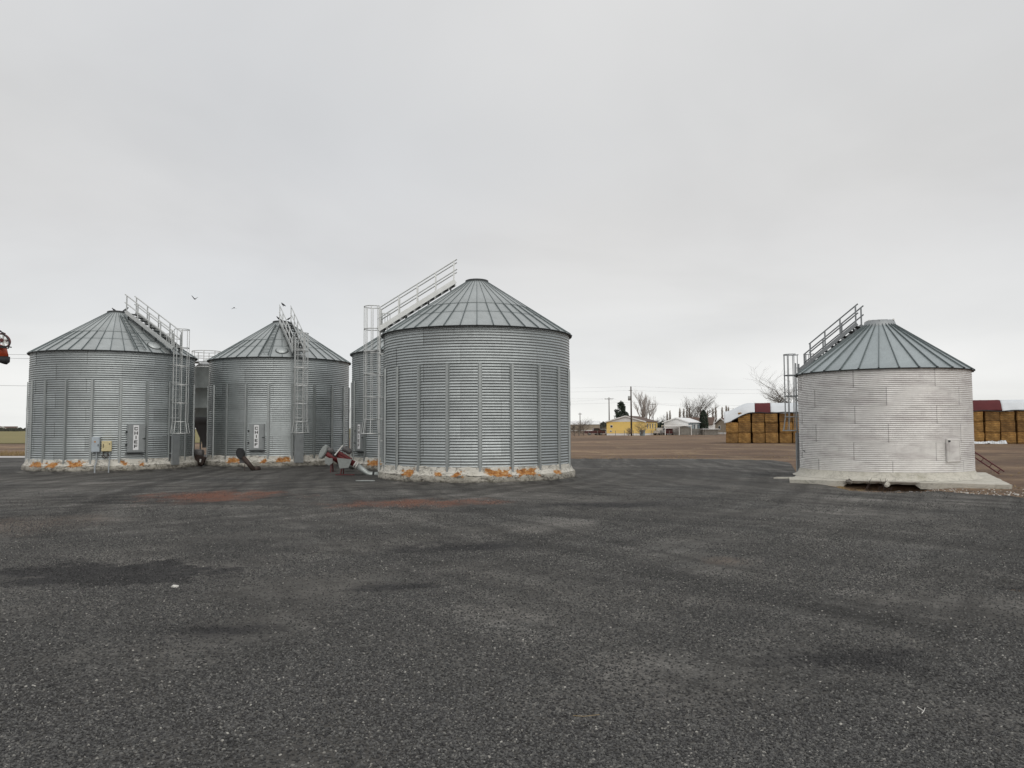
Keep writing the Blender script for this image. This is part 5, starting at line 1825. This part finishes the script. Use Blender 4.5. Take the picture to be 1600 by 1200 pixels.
for i, (px, top) in enumerate(((1042, 642), (1046.5, 640), (1062, 636), (1068, 637), (1073, 638), (1077, 635), (1105, 640), (1113.5, 636), (1118, 634), (1128, 635), (1134.5, 632), (1138, 634), (1145, 637), (1151, 636), (1158, 639))):
    d = 430 + 12 * sin(i * 2.3)
    h = at(px, d, top).z
    g = thing('poplar_tree', 'narrow bare poplar far off, %s from the left in the poplar row' % ORD[i], 'tree', at(px, d), 0, 'far row of bare poplars')
    rnd = random.Random(70 + i)
    MB().tube([(0, 0, 0), (0, 0, h * 0.9)], [0.35, 0.05], 6).build('trunk', 'bark', g)
    mb = MB()
    for k in range(240):
        z = h * (0.08 + 0.8 * rnd.random())
        wv_ = h * 0.085 * sin(pi * min(1, z / h * 0.85 + 0.12)) * (0.8 + 0.4 * rnd.random())
        an = rnd.uniform(0, 2 * pi)
        p_ = Vector((wv_ * 0.3 * cos(an), wv_ * 0.3 * sin(an), z))
        q_ = Vector((wv_ * cos(an), wv_ * sin(an), z + h * 0.12))
        sd_ = Vector((-sin(an), cos(an), 0)) * 0.10
        mb.add([p_ + sd_, p_ - sd_, q_], [(0, 1, 2)])
    mb.build('crown', 'twig_tan', g)

# far belt of trees along the horizon
mb = MB()
rnd = random.Random(99)
for k in range(1500):
    px = rnd.choice((rnd.uniform(-160, 60), rnd.uniform(880, 960), rnd.uniform(1000, 1700), rnd.uniform(1000, 1160)))
    d = rnd.uniform(700, 1100)
    p_ = at(px, d)
    h = rnd.uniform(2, 8.0) * (0.55 if px < 100 else 1.0)
    w_ = rnd.uniform(1.5, 5)
    mb.add([p_ + Vector((-w_, 0, 0)), p_ + Vector((w_, 0, 0)), p_ + Vector((w_ * 0.5, 0.5, h * 0.8)), p_ + Vector((0, 1, h)), p_ + Vector((-w_ * 0.6, 0, h * 0.7))], [(0, 1, 2, 3, 4)])
    mb.add([p_ + Vector((0, -w_, 0)), p_ + Vector((0, w_, 0)), p_ + Vector((0.5, w_ * 0.5, h * 0.75)), p_ + Vector((0, -w_ * 0.5, h * 0.85))], [(0, 1, 2, 3)])
tag(mb.build('far_trees', 'far_green'), 'low dark belt of trees along the far horizon', 'trees', kind='stuff')
# bushes in the middle distance left of the yellow house
# ------------------------------------------------------------------ birds


def bird(label, p_, rz, fly=None, size=0.17, pitch=0.0):
    g = thing('bird', label, 'bird', p_, rz, 'dark birds around the bins')
    s = size
    b_ = MB()
    prof = [(-1.25, 0.10, 0.02), (-0.8, 0.05, 0.16), (-0.3, 0.0, 0.36), (0.2, 0.04, 0.40), (0.55, 0.16, 0.27), (0.75, 0.32, 0.21), (0.95, 0.36, 0.20), (1.1, 0.34, 0.07), (1.28, 0.30, 0.01)]
    if fly is None:
        prof = [(a_ * 0.92, z_ + a_ * 0.45, r2) for a_, z_, r2 in prof]
    b_.tube([(a_ * s, 0, (z_ + (0.75 if fly is None else 0)) * s) for a_, z_, r2 in prof], [max(0.004, r2 * s) for a_, z_, r2 in prof], 10)
    b_.build('body', 'bird_black', g, True)
    if fly is None:
        for q_ in (-1, 1):
            MB().tube([(0, q_ * 0.12 * s, 0.5 * s), (0.05 * s, q_ * 0.12 * s, 0)], 0.025 * s + 0.002, 5).build('leg', 'bird_black', g)
            MB().add([(0.35 * s, q_ * 0.36 * s, 0.95 * s), (-0.3 * s, q_ * 0.41 * s, 0.35 * s), (-1.3 * s, q_ * 0.1 * s, 0.02 * s), (-0.2 * s, q_ * 0.3 * s, 0.95 * s)], [(0, 1, 2, 3)]).build('wing', 'bird_black', g)
    else:
        for q_, up_ in ((-1, fly[0]), (1, fly[1])):
            pts = [(0.45, 0.2, 0.1), (0.55, 1.2, 0.1 + up_ * 0.8), (0.2, 2.4, 0.1 + up_ * 1.7), (-0.1, 2.3, 0.1 + up_ * 1.62), (-0.35, 1.1, 0.08 + up_ * 0.7), (-0.45, 0.2, 0.05)]
            top = [Vector((a_ * s, q_ * y_ * s, z_ * s)) for a_, y_, z_ in pts]
            bot = [v_ - Vector((0, 0, 0.05 * s)) for v_ in top]
            n = len(top)
            MB().add(top + bot, [tuple(range(n)), tuple(range(2 * n - 1, n - 1, -1))] + [(i, i + n, (i + 1) % n + n, (i + 1) % n) for i in range(n)]).build('wing', 'bird_black', g)
    return g


bird('dark bird flying left with raised wings above the leftmost bin', at(301, 36, 466), R(150), (0.9, 1.1), 0.075)
bird('dark bird gliding with drooping wings above the gap between the left bins', at(363, 36, 480), R(80), (-0.55, -0.55), 0.06)
bird('dark bird perched on the left stair rail top of the second bin', at(440.5, 41.0, 478), R(160), None, 0.13)
bird('dark bird perched at left of the second bin roof cap', at(434, 41.6, 500), R(200), None, 0.13)
bird('dark bird sitting behind the stair at the second bin cap', at(449, 41.6, 500), R(30), None, 0.11)
bird('dark bird perched on the left edge of the leftmost bin cap', at(174.5, 38.0, 486), R(190), None, 0.11)
bird('dark bird perched on the right edge of the leftmost bin cap', at(192.5, 38.0, 486), R(10), None, 0.13)
